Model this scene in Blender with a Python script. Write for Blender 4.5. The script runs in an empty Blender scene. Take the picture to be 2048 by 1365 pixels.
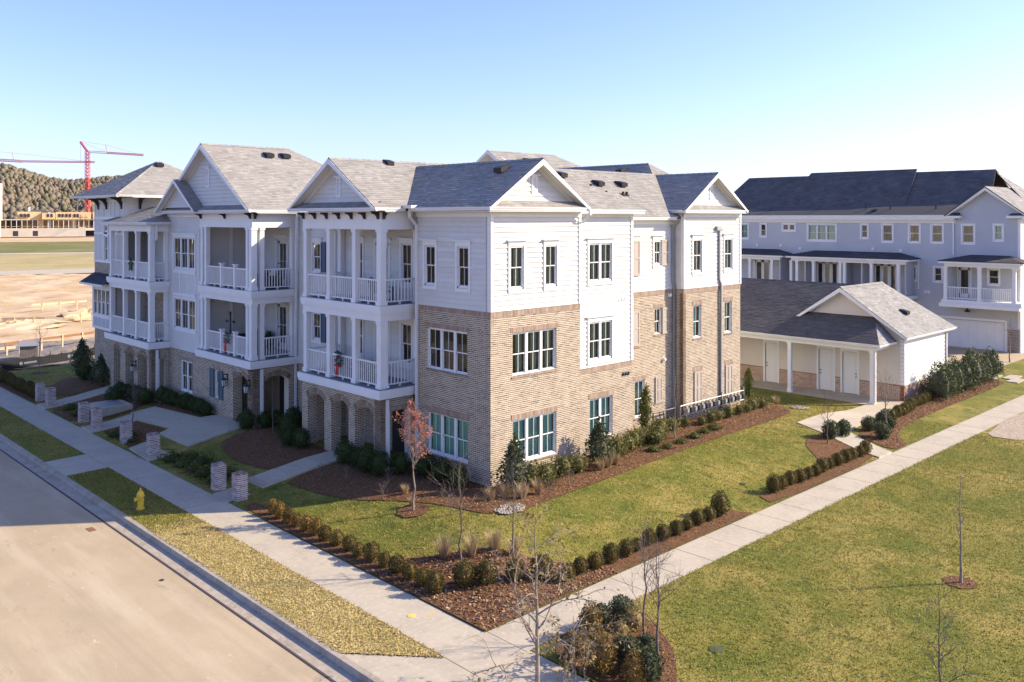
import bpy, math, random
import numpy as np
from mathutils import Vector, Matrix
from mathutils.geometry import delaunay_2d_cdt
R = math.radians
rnd = random.Random(7)
SC = bpy.context.scene
COL = SC.collection

# ------------------------------------------------------------------ camera, sky, sun, exposure
cam = bpy.data.objects.new('camera', bpy.data.cameras.new('camera'))
COL.objects.link(cam)
cam.location = (-20.262, -22.116, 9.7)
cam.rotation_euler = (R(90), 0, R(-43.90))
cam.data.sensor_width = 36
cam.data.lens = 30.885
cam.data.shift_y = -0.1204
cam.data.clip_start = .5
cam.data.clip_end = 9000
SC.camera = cam
SUN_EL, SUN_DIR = R(29.2), Vector((.80, -.60))
W = bpy.data.worlds.new('World'); SC.world = W; W.use_nodes = True
wn = W.node_tree.nodes; wl = W.node_tree.links
sky = wn.new('ShaderNodeTexSky'); sky.sky_type = 'NISHITA'; sky.sun_disc = False
sky.sun_elevation = SUN_EL
sky.sun_rotation = math.atan2(SUN_DIR.x, SUN_DIR.y)
sky.altitude = 200; sky.air_density = 1.0; sky.dust_density = 1.0; sky.ozone_density = 1.0
tint = wn.new('ShaderNodeMix'); tint.data_type = 'RGBA'; tint.blend_type = 'MULTIPLY'; tint.inputs[0].default_value = 1; tint.inputs[7].default_value = (.66, .685, 1.02, 1)
wl.new(sky.outputs[0], tint.inputs[6]); wl.new(tint.outputs[2], wn['Background'].inputs[0])
wn['Background'].inputs[1].default_value = .136
sl = bpy.data.lights.new('sun', 'SUN'); sl.energy = 4.2; sl.angle = R(.5); sl.color = (1, .865, .64)
so = bpy.data.objects.new('sun', sl); COL.objects.link(so)
sd = Vector((SUN_DIR.x*math.cos(SUN_EL), SUN_DIR.y*math.cos(SUN_EL), math.sin(SUN_EL)))
so.rotation_euler = sd.to_track_quat('Z', 'Y').to_euler(); so.location = (20, -20, 40)
SC.view_settings.view_transform = 'Standard'; SC.view_settings.look = 'None'
SC.view_settings.exposure = 1.12; SC.view_settings.gamma = 1
SC.view_settings.use_curve_mapping = False
SC.cycles.max_bounces = 6; SC.cycles.transparent_max_bounces = 12
SC.cycles.diffuse_bounces = 3; SC.cycles.glossy_bounces = 3

# ------------------------------------------------------------------ materials
MATS = {}
def lin(c): return tuple(c) + (1,) if len(c) == 3 else tuple(c)
def M(name, col, rough=.75, col2=None, scale=3., island=None, bump=0., bscale=40., spec=.3, metal=0., detail=4., objrand=0., stretch=None):
    """principled material; col2 = noise-mixed second colour, island = list of colours picked per loose piece"""
    m = bpy.data.materials.new(name); m.use_nodes = True; MATS[name] = m
    n = m.node_tree.nodes; l = m.node_tree.links; b = n['Principled BSDF']
    b.inputs['Roughness'].default_value = rough; b.inputs['Metallic'].default_value = metal
    b.inputs['Specular IOR Level'].default_value = spec
    geo = n.new('ShaderNodeNewGeometry'); pos = geo.outputs['Position']
    if stretch:
        mp = n.new('ShaderNodeMapping'); mp.inputs['Scale'].default_value = stretch
        l.new(pos, mp.inputs[0]); pos = mp.outputs[0]
    out = None
    if island:
        r = n.new('ShaderNodeValToRGB'); r.color_ramp.interpolation = 'LINEAR'
        e = r.color_ramp.elements
        while len(e) < len(island): e.new(.5)
        for i, c in enumerate(island):
            e[i].position = i/(len(island)-1); e[i].color = lin(c)
        l.new(geo.outputs['Random Per Island'], r.inputs[0]); out = r.outputs[0]
    if col2 is not None:
        t = n.new('ShaderNodeTexNoise'); t.inputs['Scale'].default_value = scale; t.inputs['Detail'].default_value = detail
        l.new(pos, t.inputs['Vector'])
        rr = n.new('ShaderNodeMapRange'); rr.inputs[1].default_value = .33; rr.inputs[2].default_value = .67
        l.new(t.outputs[0], rr.inputs[0])
        mx = n.new('ShaderNodeMix'); mx.data_type = 'RGBA'
        l.new(rr.outputs[0], mx.inputs[0])
        if out is None: mx.inputs[6].default_value = lin(col); mx.inputs[7].default_value = lin(col2)
        else:
            mx.blend_type = 'MULTIPLY'; l.new(out, mx.inputs[6]); mx.inputs[7].default_value = lin(col2)
        out = mx.outputs[2]
    if objrand:
        oi = n.new('ShaderNodeObjectInfo'); hs = n.new('ShaderNodeHueSaturation')
        mr = n.new('ShaderNodeMapRange'); mr.inputs[3].default_value = 1-objrand; mr.inputs[4].default_value = 1+objrand
        l.new(oi.outputs['Random'], mr.inputs[0]); l.new(mr.outputs[0], hs.inputs['Value'])
        if out is None: hs.inputs['Color'].default_value = lin(col)
        else: l.new(out, hs.inputs['Color'])
        out = hs.outputs[0]
    if out is None: b.inputs['Base Color'].default_value = lin(col)
    else: l.new(out, b.inputs['Base Color'])
    if bump:
        t2 = n.new('ShaderNodeTexNoise'); t2.inputs['Scale'].default_value = bscale; t2.inputs['Detail'].default_value = 5
        l.new(pos, t2.inputs['Vector'])
        bp = n.new('ShaderNodeBump'); bp.inputs['Strength'].default_value = bump; bp.inputs['Distance'].default_value = .02
        l.new(t2.outputs[0], bp.inputs['Height']); l.new(bp.outputs[0], b.inputs['Normal'])
    return m

def layered(name, base, layers, rough=.9, bump=.5, bscale=30):
    """base colour then (colour, noise scale, lo, hi, stretch) layers mixed over it by noise"""
    m = bpy.data.materials.new(name); m.use_nodes = True; MATS[name] = m
    n = m.node_tree.nodes; l = m.node_tree.links; b = n['Principled BSDF']
    b.inputs['Roughness'].default_value = rough; b.inputs['Specular IOR Level'].default_value = .15
    geo = n.new('ShaderNodeNewGeometry'); out = None; prev = lin(base)
    for i, (c, s, lo, hi, st) in enumerate(layers):
        mp = n.new('ShaderNodeMapping'); mp.inputs['Scale'].default_value = st; mp.inputs['Location'].default_value = (i*13.7, i*7.1, 0)
        l.new(geo.outputs['Position'], mp.inputs[0])
        t = n.new('ShaderNodeTexNoise'); t.inputs['Scale'].default_value = s; t.inputs['Detail'].default_value = 6
        t.inputs['Roughness'].default_value = .62
        l.new(mp.outputs[0], t.inputs['Vector'])
        rr = n.new('ShaderNodeMapRange'); rr.inputs[1].default_value = lo; rr.inputs[2].default_value = hi
        l.new(t.outputs[0], rr.inputs[0])
        mx = n.new('ShaderNodeMix'); mx.data_type = 'RGBA'; l.new(rr.outputs[0], mx.inputs[0])
        if out is None: mx.inputs[6].default_value = prev
        else: l.new(out, mx.inputs[6])
        mx.inputs[7].default_value = lin(c); out = mx.outputs[2]
    l.new(out, b.inputs['Base Color'])
    if bump:
        t2 = n.new('ShaderNodeTexNoise'); t2.inputs['Scale'].default_value = bscale; t2.inputs['Detail'].default_value = 6
        l.new(geo.outputs['Position'], t2.inputs['Vector'])
        bp = n.new('ShaderNodeBump'); bp.inputs['Strength'].default_value = bump; bp.inputs['Distance'].default_value = .04
        l.new(t2.outputs[0], bp.inputs['Height']); l.new(bp.outputs[0], b.inputs['Normal'])
    return m
S1 = (1, 1, 1)
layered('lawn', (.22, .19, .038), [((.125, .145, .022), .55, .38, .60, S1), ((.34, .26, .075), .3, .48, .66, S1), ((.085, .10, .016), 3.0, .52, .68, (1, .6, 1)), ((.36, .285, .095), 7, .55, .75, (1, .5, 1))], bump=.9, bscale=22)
layered('verge', (.50, .39, .16), [((.30, .255, .07), .5, .5, .68, S1), ((.60, .475, .23), 7, .5, .7, S1), ((.26, .20, .075), 9, .56, .7, S1)], bump=.9, bscale=22)
layered('mulch', (.15, .078, .036), [((.24, .12, .058), 9, .45, .7, S1), ((.045, .025, .017), 14, .5, .68, S1)], bump=1., bscale=26)
layered('asphalt', (.47, .37, .24), [((.36, .28, .185), .9, .52, .70, (1, .015, 1)), ((.40, .315, .205), .35, .4, .65, S1), ((.53, .43, .295), 1.2, .5, .72, (1, .12, 1)), ((.33, .255, .17), 2.6, .62, .74, (1, .3, 1)), ((.35, .275, .19), 45, .52, .75, S1), ((.56, .46, .33), 30, .6, .75, S1), ((.60, .50, .36), 5, .66, .72, (1, .4, 1))], rough=.88, bump=.25, bscale=120)
layered('concrete', (.48, .415, .315), [((.41, .355, .275), .9, .4, .65, S1), ((.53, .465, .36), 7, .5, .7, S1), ((.33, .28, .21), 2.2, .6, .75, S1), ((.36, .31, .24), 70, .55, .75, S1)], rough=.85, bump=.12, bscale=90)
layered('kerb_concrete', (.40, .34, .27), [((.31, .26, .20), 1.4, .42, .62, S1), ((.47, .41, .33), 9, .5, .7, S1)], rough=.85, bump=.2, bscale=60)
layered('dirt', (.52, .36, .20), [((.60, .46, .30), .12, .42, .6, (1, 1, 1)), ((.40, .25, .125), .5, .5, .66, (.4, 1.2, 1)), ((.52, .40, .22), 2.5, .52, .7, (.5, 1.4, 1))], bump=1., bscale=3)
layered('soil', (.22, .20, .18), [((.30, .24, .17), .3, .42, .62, S1), ((.13, .11, .10), 1.6, .5, .66, S1)], bump=1., bscale=5)
layered('field_grass', (.17, .165, .045), [((.24, .21, .08), .05, .42, .6, (1, 1, 1)), ((.12, .13, .03), .3, .5, .68, S1)], bump=.3, bscale=2)
layered('field_straw', (.42, .33, .155), [((.34, .28, .11), .06, .42, .6, S1), ((.47, .37, .2), .4, .5, .68, S1)], bump=.3, bscale=2)
layered('hillside', (.30, .22, .14), [((.20, .17, .09), .01, .45, .6, S1)], bump=.2, bscale=1)
layered('far_ground', (.13, .105, .05), [((.20, .14, .07), .08, .45, .6, S1), ((.07, .065, .03), .3, .5, .65, S1)], bump=.3, bscale=2)
layered('gravel', (.46, .37, .27), [((.30, .24, .18), 9, .45, .62, S1)], bump=1, bscale=20)
M('trim', (.80, .79, .77), .45, (.76, .75, .73), 1.5)
M('siding', (.665, .645, .605), .55, (.62, .60, .56), 1.2, objrand=.05)
M('siding_grey', (.50, .505, .53), .6, (.46, .465, .49), .8)
M('siding_storage', (.66, .60, .52), .6, (.62, .56, .48), 1.)
M('soffit', (.74, .72, .68), .6)
M('brick', (0, 0, 0), .9, (.80, .78, .76), 2.2, island=[(.16, .12, .088), (.26, .19, .132), (.35, .26, .178), (.31, .23, .16), (.39, .30, .21), (.22, .165, .118), (.42, .33, .235)], bump=.2, bscale=60)
M('soldier_brick', (0, 0, 0), .9, (.85, .84, .82), 4, island=[(.34, .245, .185), (.44, .33, .25), (.40, .29, .22), (.50, .39, .31)], bump=.2, bscale=60)
M('mortar', (.79, .715, .585), .95, (.72, .65, .525), 4)
M('pier_brick', (0, 0, 0), .9, (.78, .76, .75), 8, island=[(.20, .13, .115), (.42, .31, .27), (.50, .40, .35), (.30, .20, .17), (.55, .47, .42)], bump=.2, bscale=60)
for i_, c_ in enumerate([(.30, .21, .19), (.42, .32, .285), (.50, .41, .37), (.36, .26, .235)]): M('pb%d' % i_, c_, .9, tuple(q*.75 for q in c_), 25, bump=.2, bscale=60)
M('pier_mortar', (.86, .83, .79), .95)
M('storage_brick', (0, 0, 0), .9, (.82, .80, .78), 4, island=[(.20, .09, .06), (.36, .18, .11), (.44, .26, .17), (.30, .14, .09), (.5, .33, .23)], bump=.2, bscale=60)
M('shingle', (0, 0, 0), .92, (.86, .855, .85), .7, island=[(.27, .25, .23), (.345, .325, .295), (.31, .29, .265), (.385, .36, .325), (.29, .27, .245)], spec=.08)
M('shingle_dark_shade', (0, 0, 0), .92, (.8, .8, .8), .7, island=[(.105, .098, .098), (.14, .13, .128), (.12, .112, .11), (.16, .148, .142)], spec=.08)  # darker shingle copy, paints shade on slopes turned from the sun
M('shingle_sunlit', (0, 0, 0), .92, (.85, .85, .84), 1.2, island=[(.25, .24, .225), (.34, .325, .30), (.30, .285, .265), (.38, .365, .34)], spec=.08)  # paler shingle copy, paints sunlight on slopes facing the sun
M('roof_deck', (.09, .085, .08), .9)
M('metal_roof', (.10, .11, .13), .4, metal=.4)
M('bracket', (.045, .035, .032), .6)
M('shutter', (.40, .345, .29), .6)
M('shutter_dark', (.085, .12, .15), .55)
M('deck', (.20, .20, .21), .7)
M('vent', (.022, .021, .022), .5)
M('metal', (.42, .42, .42), .4, metal=.6)
M('metal_dark', (.05, .05, .055), .5, metal=.3)
M('galv', (.34, .345, .35), .45, metal=.35)
M('interior', (.42, .34, .28), .9)
M('blind', (.52, .80, .70), .7)
M('curtain', (.55, .58, .46), .85)
M('curtain_warm', (.24, .17, .11), .85)
M('door_white', (.74, .73, .70), .45)
M('door_dark', (.035, .032, .03), .4)
M('hydrant', (.72, .50, .06), .45, (.60, .40, .04), 9)
M('bark', (.20, .155, .125), .95, (.11, .085, .07), 12, bump=.4, bscale=60)
M('bark_pale', (.33, .265, .20), .95, (.19, .15, .12), 9, bump=.4, bscale=60)
M('wood', (.66, .50, .32), .8, (.55, .41, .25), 2)
M('wood_red', (.27, .14, .075), .85)
M('wood_grey', (.22, .19, .17), .9, (.16, .14, .13), 4)
def leafm(name, cols, tr=.25):
    m = M(name, (0, 0, 0), .62, island=cols, spec=.25, objrand=.14)
    n = m.node_tree.nodes; l = m.node_tree.links; b = n['Principled BSDF']
    t = n.new('ShaderNodeBsdfTranslucent'); a = n.new('ShaderNodeMixShader'); a.inputs[0].default_value = tr
    src = b.inputs['Base Color'].links[0].from_socket
    l.new(src, t.inputs[0]); l.new(b.outputs[0], a.inputs[1]); l.new(t.outputs[0], a.inputs[2])
    l.new(a.outputs[0], n['Material Output'].inputs[0])
leafm('leaf_box', [(.032, .046, .010), (.065, .080, .018), (.10, .095, .025), (.20, .115, .034), (.050, .066, .015)])
leafm('leaf_green', [(.020, .036, .009), (.045, .070, .018), (.070, .092, .025), (.035, .055, .013)])
leafm('leaf_bronze', [(.06, .055, .015), (.20, .11, .03), (.30, .17, .045), (.12, .085, .022), (.38, .24, .07)])
leafm('leaf_holly', [(.022, .045, .018), (.045, .075, .03), (.075, .10, .045), (.14, .13, .07), (.035, .055, .022)])
leafm('leaf_laurel', [(.05, .065, .014), (.11, .12, .028), (.19, .17, .05), (.26, .21, .08), (.07, .085, .02)])
leafm('leaf_arbor', [(.028, .05, .010), (.06, .085, .016), (.11, .115, .022), (.20, .15, .035), (.04, .06, .012)])
leafm('leaf_red', [(.34, .085, .075), (.50, .18, .14), (.60, .29, .20), (.42, .12, .10), (.64, .38, .26)], .4)
leafm('leaf_dry', [(.20, .13, .055), (.30, .21, .08), (.16, .14, .04), (.38, .28, .13), (.11, .10, .03)], .3)
leafm('straw', [(.36, .25, .14), (.50, .37, .22), (.28, .18, .09), (.56, .43, .27)], .3)
leafm('blade', [(.12, .135, .02), (.20, .19, .032), (.30, .25, .055), (.42, .33, .11), (.155, .165, .025)], .3)
leafm('blade_dry', [(.36, .29, .09), (.50, .40, .16), (.60, .48, .21), (.68, .55, .28), (.42, .34, .11)], .35)
leafm('chip', [(.08, .04, .022), (.22, .10, .05), (.38, .20, .10), (.14, .065, .032), (.46, .29, .17)], .0)
leafm('chip_leaf', [(.10, .045, .022), (.26, .12, .055), (.40, .24, .13), (.18, .075, .035), (.52, .36, .22)], .1)
leafm('pebble', [(.22, .17, .13), (.34, .28, .22), (.46, .40, .33), (.16, .12, .10)], 0)
leafm('far_tree', [(.20, .155, .105), (.23, .18, .12), (.16, .15, .075), (.24, .185, .13), (.21, .165, .11), (.14, .14, .07), (.25, .20, .14), (.19, .16, .09)], .25)
M('wreath_green', (.02, .05, .018), .7, (.04, .08, .03), 30)
M('ribbon', (.55, .02, .02), .5)
M('crane_red', (.62, .07, .06), .5)
M('plywood', (.70, .50, .28), .8, (.60, .41, .22), .3)
M('raw_concrete', (.54, .48, .40), .9, (.46, .41, .34), .2)
M('dark_open', (.035, .035, .05), .9)
M('silt_fence', (.012, .013, .016), .7)
M('silt_print', (.14, .16, .20), .8)
M('chair_blue', (.045, .11, .15), .6)
M('mat_brown', (.13, .08, .045), .95)
M('paint_yellow', (.72, .50, .14), .7)
M('tactile', (.42, .15, .09), .8)
M('rust', (.24, .11, .06), .8)
M('tar', (.085, .06, .055), .8)
M('stone', (0, 0, 0), .9, (.8, .8, .8), 3, island=[(.24, .20, .17), (.38, .32, .27), (.30, .25, .23), (.46, .40, .34)], bump=.3, bscale=20)
M('house_white', (.82, .80, .77), .6)
M('lamp_glass', (.55, .60, .60), .15, spec=.6)
M('sign_white', (.78, .78, .74), .5)
M('sign_black', (.02, .02, .02), .5)
def glass(name, tint, ior=1.75):
    m = bpy.data.materials.new(name); m.use_nodes = True; MATS[name] = m
    n = m.node_tree.nodes; l = m.node_tree.links; n.remove(n['Principled BSDF'])
    tr = n.new('ShaderNodeBsdfTransparent'); tr.inputs[0].default_value = lin(tint)
    gl = n.new('ShaderNodeBsdfGlossy'); gl.inputs['Roughness'].default_value = .015
    fr = n.new('ShaderNodeFresnel'); fr.inputs[0].default_value = ior
    mx = n.new('ShaderNodeMixShader'); l.new(fr.outputs[0], mx.inputs[0]); l.new(tr.outputs[0], mx.inputs[1]); l.new(gl.outputs[0], mx.inputs[2])
    l.new(mx.outputs[0], n['Material Output'].inputs[0])
glass('glass', (.84, .93, .88), 1.62); glass('glass_grey', (.80, .84, .84), 1.8)

# ------------------------------------------------------------------ mesh helpers
class MB:
    def __init__(s): s.v = []; s.f = []
    def box(s, x0, x1, y0, y1, z0, z1):
        i = len(s.v)
        s.v += [(x0, y0, z0), (x1, y0, z0), (x1, y1, z0), (x0, y1, z0), (x0, y0, z1), (x1, y0, z1), (x1, y1, z1), (x0, y1, z1)]
        s.f += [(i, i+3, i+2, i+1), (i+4, i+5, i+6, i+7), (i, i+1, i+5, i+4), (i+1, i+2, i+6, i+5), (i+2, i+3, i+7, i+6), (i+3, i, i+4, i+7)]
        return s
    def poly(s, pts):
        i = len(s.v); s.v += [tuple(p) for p in pts]; s.f.append(tuple(range(i, i+len(pts)))); return s
    def prism(s, pts, vec):
        n = len(pts); i = len(s.v); vec = Vector(vec)
        s.v += [tuple(p) for p in pts] + [tuple(Vector(p)+vec) for p in pts]
        s.f += [tuple(range(i, i+n))[::-1], tuple(range(i+n, i+2*n))]
        s.f += [(i+k, i+(k+1) % n, i+n+(k+1) % n, i+n+k) for k in range(n)]
        return s
    def tube(s, p0, p1, r0, r1=None, n=6, cap=True):
        r1 = r0 if r1 is None else r1
        p0 = Vector(p0); p1 = Vector(p1); d = (p1-p0)
        if d.length < 1e-6: return s
        q = d.to_track_quat('Z', 'Y'); i = len(s.v)
        for p, r in ((p0, r0), (p1, r1)):
            for k in range(n):
                a = 2*math.pi*k/n; s.v.append(tuple(p+q @ Vector((math.cos(a)*r, math.sin(a)*r, 0))))
        s.f += [(i+k, i+(k+1) % n, i+n+(k+1) % n, i+n+k) for k in range(n)]
        if cap: s.f += [tuple(range(i, i+n))[::-1], tuple(range(i+n, i+2*n))]
        return s
    def path(s, pts, rs, n=6):
        for k in range(len(pts)-1): s.tube(pts[k], pts[k+1], rs[k], rs[k+1], n, cap=(k == len(pts)-2))
        return s
    def lathe(s, prof, c=(0, 0, 0), n=12):
        i = len(s.v)
        for r, z in prof:
            for k in range(n):
                a = 2*math.pi*k/n; s.v.append((c[0]+r*math.cos(a), c[1]+r*math.sin(a), c[2]+z))
        for j in range(len(prof)-1):
            for k in range(n): s.f.append((i+j*n+k, i+j*n+(k+1) % n, i+(j+1)*n+(k+1) % n, i+(j+1)*n+k))
        s.f += [tuple(range(i, i+n))[::-1], tuple(range(i+(len(prof)-1)*n, i+len(prof)*n))]
        return s
    def mesh(s, name, mat):
        me = bpy.data.meshes.new(name); me.from_pydata(s.v, [], s.f); me.materials.append(MATS[mat]); return me
    def build(s, name, mat, parent=None, local=False, smooth=False, stuff=False):
        me = s.mesh(name, mat)
        if smooth: me.polygons.foreach_set('use_smooth', [True]*len(me.polygons))
        return link(name, me, parent, local, stuff)
def link(name, me, parent=None, local=False, stuff=False):
    o = bpy.data.objects.new(name, me); COL.objects.link(o)
    if parent is not None:
        o.parent = parent
        if parent.type == 'EMPTY' and not local: o.matrix_parent_inverse = Matrix.Translation(-Vector(parent.location))
    if stuff: o['kind'] = 'stuff'
    return o
def tag(o, label=None, cat=None, group=None, kind=None):
    if label: o['label'] = label
    if cat: o['category'] = cat
    if group: o['group'] = group
    if kind: o['kind'] = kind
    return o
def thing(name, label, cat, loc=(0, 0, 0), rz=0, group=None):
    o = bpy.data.objects.new(name, None); COL.objects.link(o); o.location = loc; o.rotation_euler[2] = rz
    o.empty_display_size = .3
    return tag(o, label, cat, group)
def struct(o): o['kind'] = 'structure'; return o
UNIT = {}
def cub(name, mat, x0, x1, y0, y1, z0, z1, parent=None):
    """one box-shaped piece: an object of its own sharing one unit mesh per material"""
    if mat not in UNIT: UNIT[mat] = MB().box(-.5, .5, -.5, .5, -.5, .5).mesh('piece_'+mat, mat)
    o = link(name, UNIT[mat], parent); o.location = ((x0+x1)/2, (y0+y1)/2, (z0+z1)/2); o.scale = (abs(x1-x0), abs(y1-y0), abs(z1-z0))
    return o
# wall frames: ('A', x) faces -x and runs along y; ('B', y) faces -y and runs along x.  s along, n outward
def FP(F, s, n, z): return (F[1]-n, s, z) if F[0] == 'A' else (s, F[1]-n, z)
def FR(F, s0, s1, n0, n1, z0, z1):
    a = FP(F, s0, n0, z0); b = FP(F, s1, n1, z1)
    return (min(a[0], b[0]), max(a[0], b[0]), min(a[1], b[1]), max(a[1], b[1]), min(z0, z1), max(z0, z1))
def fb(mb, F, *a): mb.box(*FR(F, *a)); return mb
def fc(name, mat, F, s0, s1, n0, n1, z0, z1, parent=None): return cub(name, mat, *FR(F, s0, s1, n0, n1, z0, z1), parent)
def clip(poly, f):
    """clip a polygon (list of tuples) to f(p) >= 0"""
    out = []
    for i in range(len(poly)):
        a = poly[i]; b = poly[(i+1) % len(poly)]; fa = f(a); fb_ = f(b)
        if fa >= 0: out.append(a)
        if (fa > 0 > fb_) or (fa < 0 < fb_):
            t = fa/(fa-fb_); out.append(tuple(x+(y-x)*t for x, y in zip(a, b)))
    return out
def free(s0, s1, cuts):
    """parts of [s0, s1] outside the cut intervals"""
    segs = [(s0, s1)]
    for a, b in cuts:
        segs = [q for (u, v) in segs for q in ((u, min(v, a)), (max(u, b), v)) if q[1]-q[0] > .012]
    return segs
CH, BL, JT = .0677, .205, .020
def bricks(F, s0, s1, z0, z1, cuts, parent, mat='brick', proud=.007, soldier=False, name='brick'):
    v = []; f = []
    w, h = (CH, z1-z0) if soldier else (BL, CH)
    rows = 1 if soldier else int(round((z1-z0)/CH))
    if not soldier: h = (z1-z0)/rows
    rr = random.Random(int(abs(s0*91+z0*37+F[1]*13)*10))
    for r in range(rows):
        a0 = z0+r*h; a1 = a0+h; zm = (a0+a1)/2
        for (u, q) in free(s0, s1, cuts(zm)):
            s = u - ((r % 2)*w/2 if not soldier else 0) - ((u-s0) % w if u > s0+.01 else 0)
            while s < q-.01:
                e0 = max(s, u); e1 = min(s+w-JT, q)
                if e1-e0 > .02:
                    p = proud+rr.uniform(-.002, .002)
                    b = FR(F, e0, e1, -.02, p, a0+JT*.5, a1-JT*.5); i = len(v)
                    x0, x1, y0, y1, c0, c1 = b
                    v += [(x0, y0, c0), (x1, y0, c0), (x1, y1, c0), (x0, y1, c0), (x0, y0, c1), (x1, y0, c1), (x1, y1, c1), (x0, y1, c1)]
                    f += [(i, i+3, i+2, i+1), (i+4, i+5, i+6, i+7), (i, i+1, i+5, i+4), (i+3, i, i+4, i+7)]
                    f.append((i+1, i+2, i+6, i+5) if F[0] == 'B' else (i+2, i+3, i+7, i+6))
                s += w
    mb = MB(); mb.v = v; mb.f = f
    return mb.build(name, 'soldier_brick' if soldier else mat, parent, stuff=True)
def holecuts(holes):
    return lambda z: [(h[0], h[1]) for h in holes if h[2] < z < h[3]]
def backing(mb, F, s0, s1, z0, z1, holes, th=.2):
    zs = sorted(set([z0, z1]+[q for h in holes for q in h[2:4] if z0 < q < z1]))
    for a, b in zip(zs[:-1], zs[1:]):
        for (u, v) in free(s0, s1, [(h[0], h[1]) for h in holes if h[2] < (a+b)/2 < h[3]]): fb(mb, F, u, v, -th, 0, a, b)
    return mb
def brick_wall(F, s0, s1, z0, z1, holes, parent, mat='brick', mortar='mortar', th=.2):
    w = backing(MB(), F, s0, s1, z0, z1, holes, th).build('brick_wall', mortar, parent)
    bricks(F, s0, s1, z0, z1, holecuts(holes), w, mat)
    return w
WEDGE = {}
def siding_wall(F, s0, s1, z0, z1, holes, parent, mat='siding', pieces=True, ex=.178, th=.2, name='siding_wall'):
    w = backing(MB(), F, s0, s1, z0, z1, holes, th).build(name, mat, parent)
    key = (F[0], mat)
    if key not in WEDGE:
        f0 = (F[0], 0.); mb = MB(); q = [FP(f0, -.5, 0, 0), FP(f0, -.5, .038, 0), FP(f0, -.5, .004, 1), FP(f0, -.5, 0, 1)]
        mb.prism(q, (1, 0, 0) if F[0] == 'B' else (0, 1, 0)); WEDGE[key] = mb.mesh('board_'+F[0]+mat, mat)
    joined = MB(); n = max(1, int(round((z1-z0)/ex))); h = (z1-z0)/n
    for r in range(n):
        a0 = z0+r*h
        for (u, v) in free(s0, s1, [(q[0], q[1]) for q in holes if q[2] < a0+h/2 < q[3]]):
            if pieces:
                o = link('siding_board', WEDGE[key], w); c = FP(F, (u+v)/2, 0, a0); o.location = c
                o.scale = (v-u, 1, h) if F[0] == 'B' else (1, v-u, h)
            else:
                q = [FP(F, u, 0, a0), FP(F, u, .038, a0), FP(F, u, .004, a0+h), FP(F, u, 0, a0+h)]
                joined.prism(q, tuple(Vector(FP(F, v, 0, 0))-Vector(FP(F, u, 0, 0))))
    if not pieces: joined.build('siding_board', mat, w, stuff=True)
    return w
def gable_wall(F, tri, parent, mat='siding', pieces=True, ex=.178):
    """triangular (s, z) wall clad in boards"""
    w = MB().prism([FP(F, s, 0, z) for s, z in tri], tuple(Vector(FP(F, 0, -.1, 0))-Vector(FP(F, 0, 0, 0)))).build('gable_wall', mat, parent)
    z0 = min(p[1] for p in tri); z1 = max(p[1] for p in tri); n = int(math.ceil((z1-z0)/ex)); J = MB()
    for r in range(n):
        a = z0+r*ex
        pl = clip(clip(list(tri), lambda p: p[1]-a), lambda p: a+ex-p[1])
        if len(pl) < 3: continue
        fr = [FP(F, s, .038-.034*(z-a)/ex, z) for s, z in pl]; bk = [FP(F, s, 0, z) for s, z in pl]
        m = MB() if pieces else J
        m.poly(fr); k = len(pl)
        for i in range(k): m.poly([fr[i], fr[(i+1) % k], bk[(i+1) % k], bk[i]])
        if pieces: m.build('siding_board', mat, w)
    if not pieces: J.build('siding_board', mat, w, stuff=True)
    return w
PANE = {}
def pane(F, s0, s1, n, z0, z1, parent, mat='glass'):
    key = (F[0], mat)
    if key not in PANE:
        f0 = (F[0], 0.); q = [FP(f0, -.5, 0, -.5), FP(f0, .5, 0, -.5), FP(f0, .5, 0, .5), FP(f0, -.5, 0, .5)]
        PANE[key] = MB().poly(q if F[0] == 'B' else q[::-1]).mesh('pane_'+F[0], mat)
    o = link('pane', PANE[key], parent); o.location = FP(F, (s0+s1)/2, n, (z0+z1)/2)
    o.scale = (s1-s0, 1, z1-z0) if F[0] == 'B' else (1, s1-s0, z1-z0)
    o.rotation_euler = (rnd.uniform(-.006, .006), rnd.uniform(-.006, .006), rnd.uniform(-.006, .006))
    return o
CURT = {}
def curtain(F, s0, s1, n, z0, z1, parent, mat):
    key = (F[0], mat)
    if key not in CURT:
        f0 = (F[0], 0.); mb = MB(); N = 14
        for i in range(N):
            a, b = -.5+i/N, -.5+(i+1)/N
            na, nb = .03*math.sin(i*1.7), .03*math.sin((i+1)*1.7)
            mb.poly([FP(f0, a, na, -.5), FP(f0, b, nb, -.5), FP(f0, b, nb, .5), FP(f0, a, na, .5)])
        CURT[key] = mb.mesh('curtain_'+F[0]+mat, mat)
    o = link('curtain', CURT[key], parent); o.location = FP(F, (s0+s1)/2, n, (z0+z1)/2)
    o.scale = (s1-s0, 1, z1-z0) if F[0] == 'B' else (1, s1-s0, z1-z0)
BLIND = {}
def blind(F, s0, s1, n, z0, z1, parent):
    key = (F[0], round(z1-z0, 1))
    if key not in BLIND:
        f0 = (F[0], 0.); mb = MB(); N = 26
        for i in range(N):
            a = -.5+i/N
            mb.poly([FP(f0, -.5, -.012, a), FP(f0, .5, -.012, a), FP(f0, .5, .014, a+1.02/N), FP(f0, -.5, .014, a+1.02/N)])
        BLIND[key] = mb.mesh('blind_'+F[0], 'blind')
    o = link('blind', BLIND[key], parent); o.location = FP(F, (s0+s1)/2, n, (z0+z1)/2)
    o.scale = (s1-s0, 1, z1-z0) if F[0] == 'B' else (1, s1-s0, z1-z0)
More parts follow.
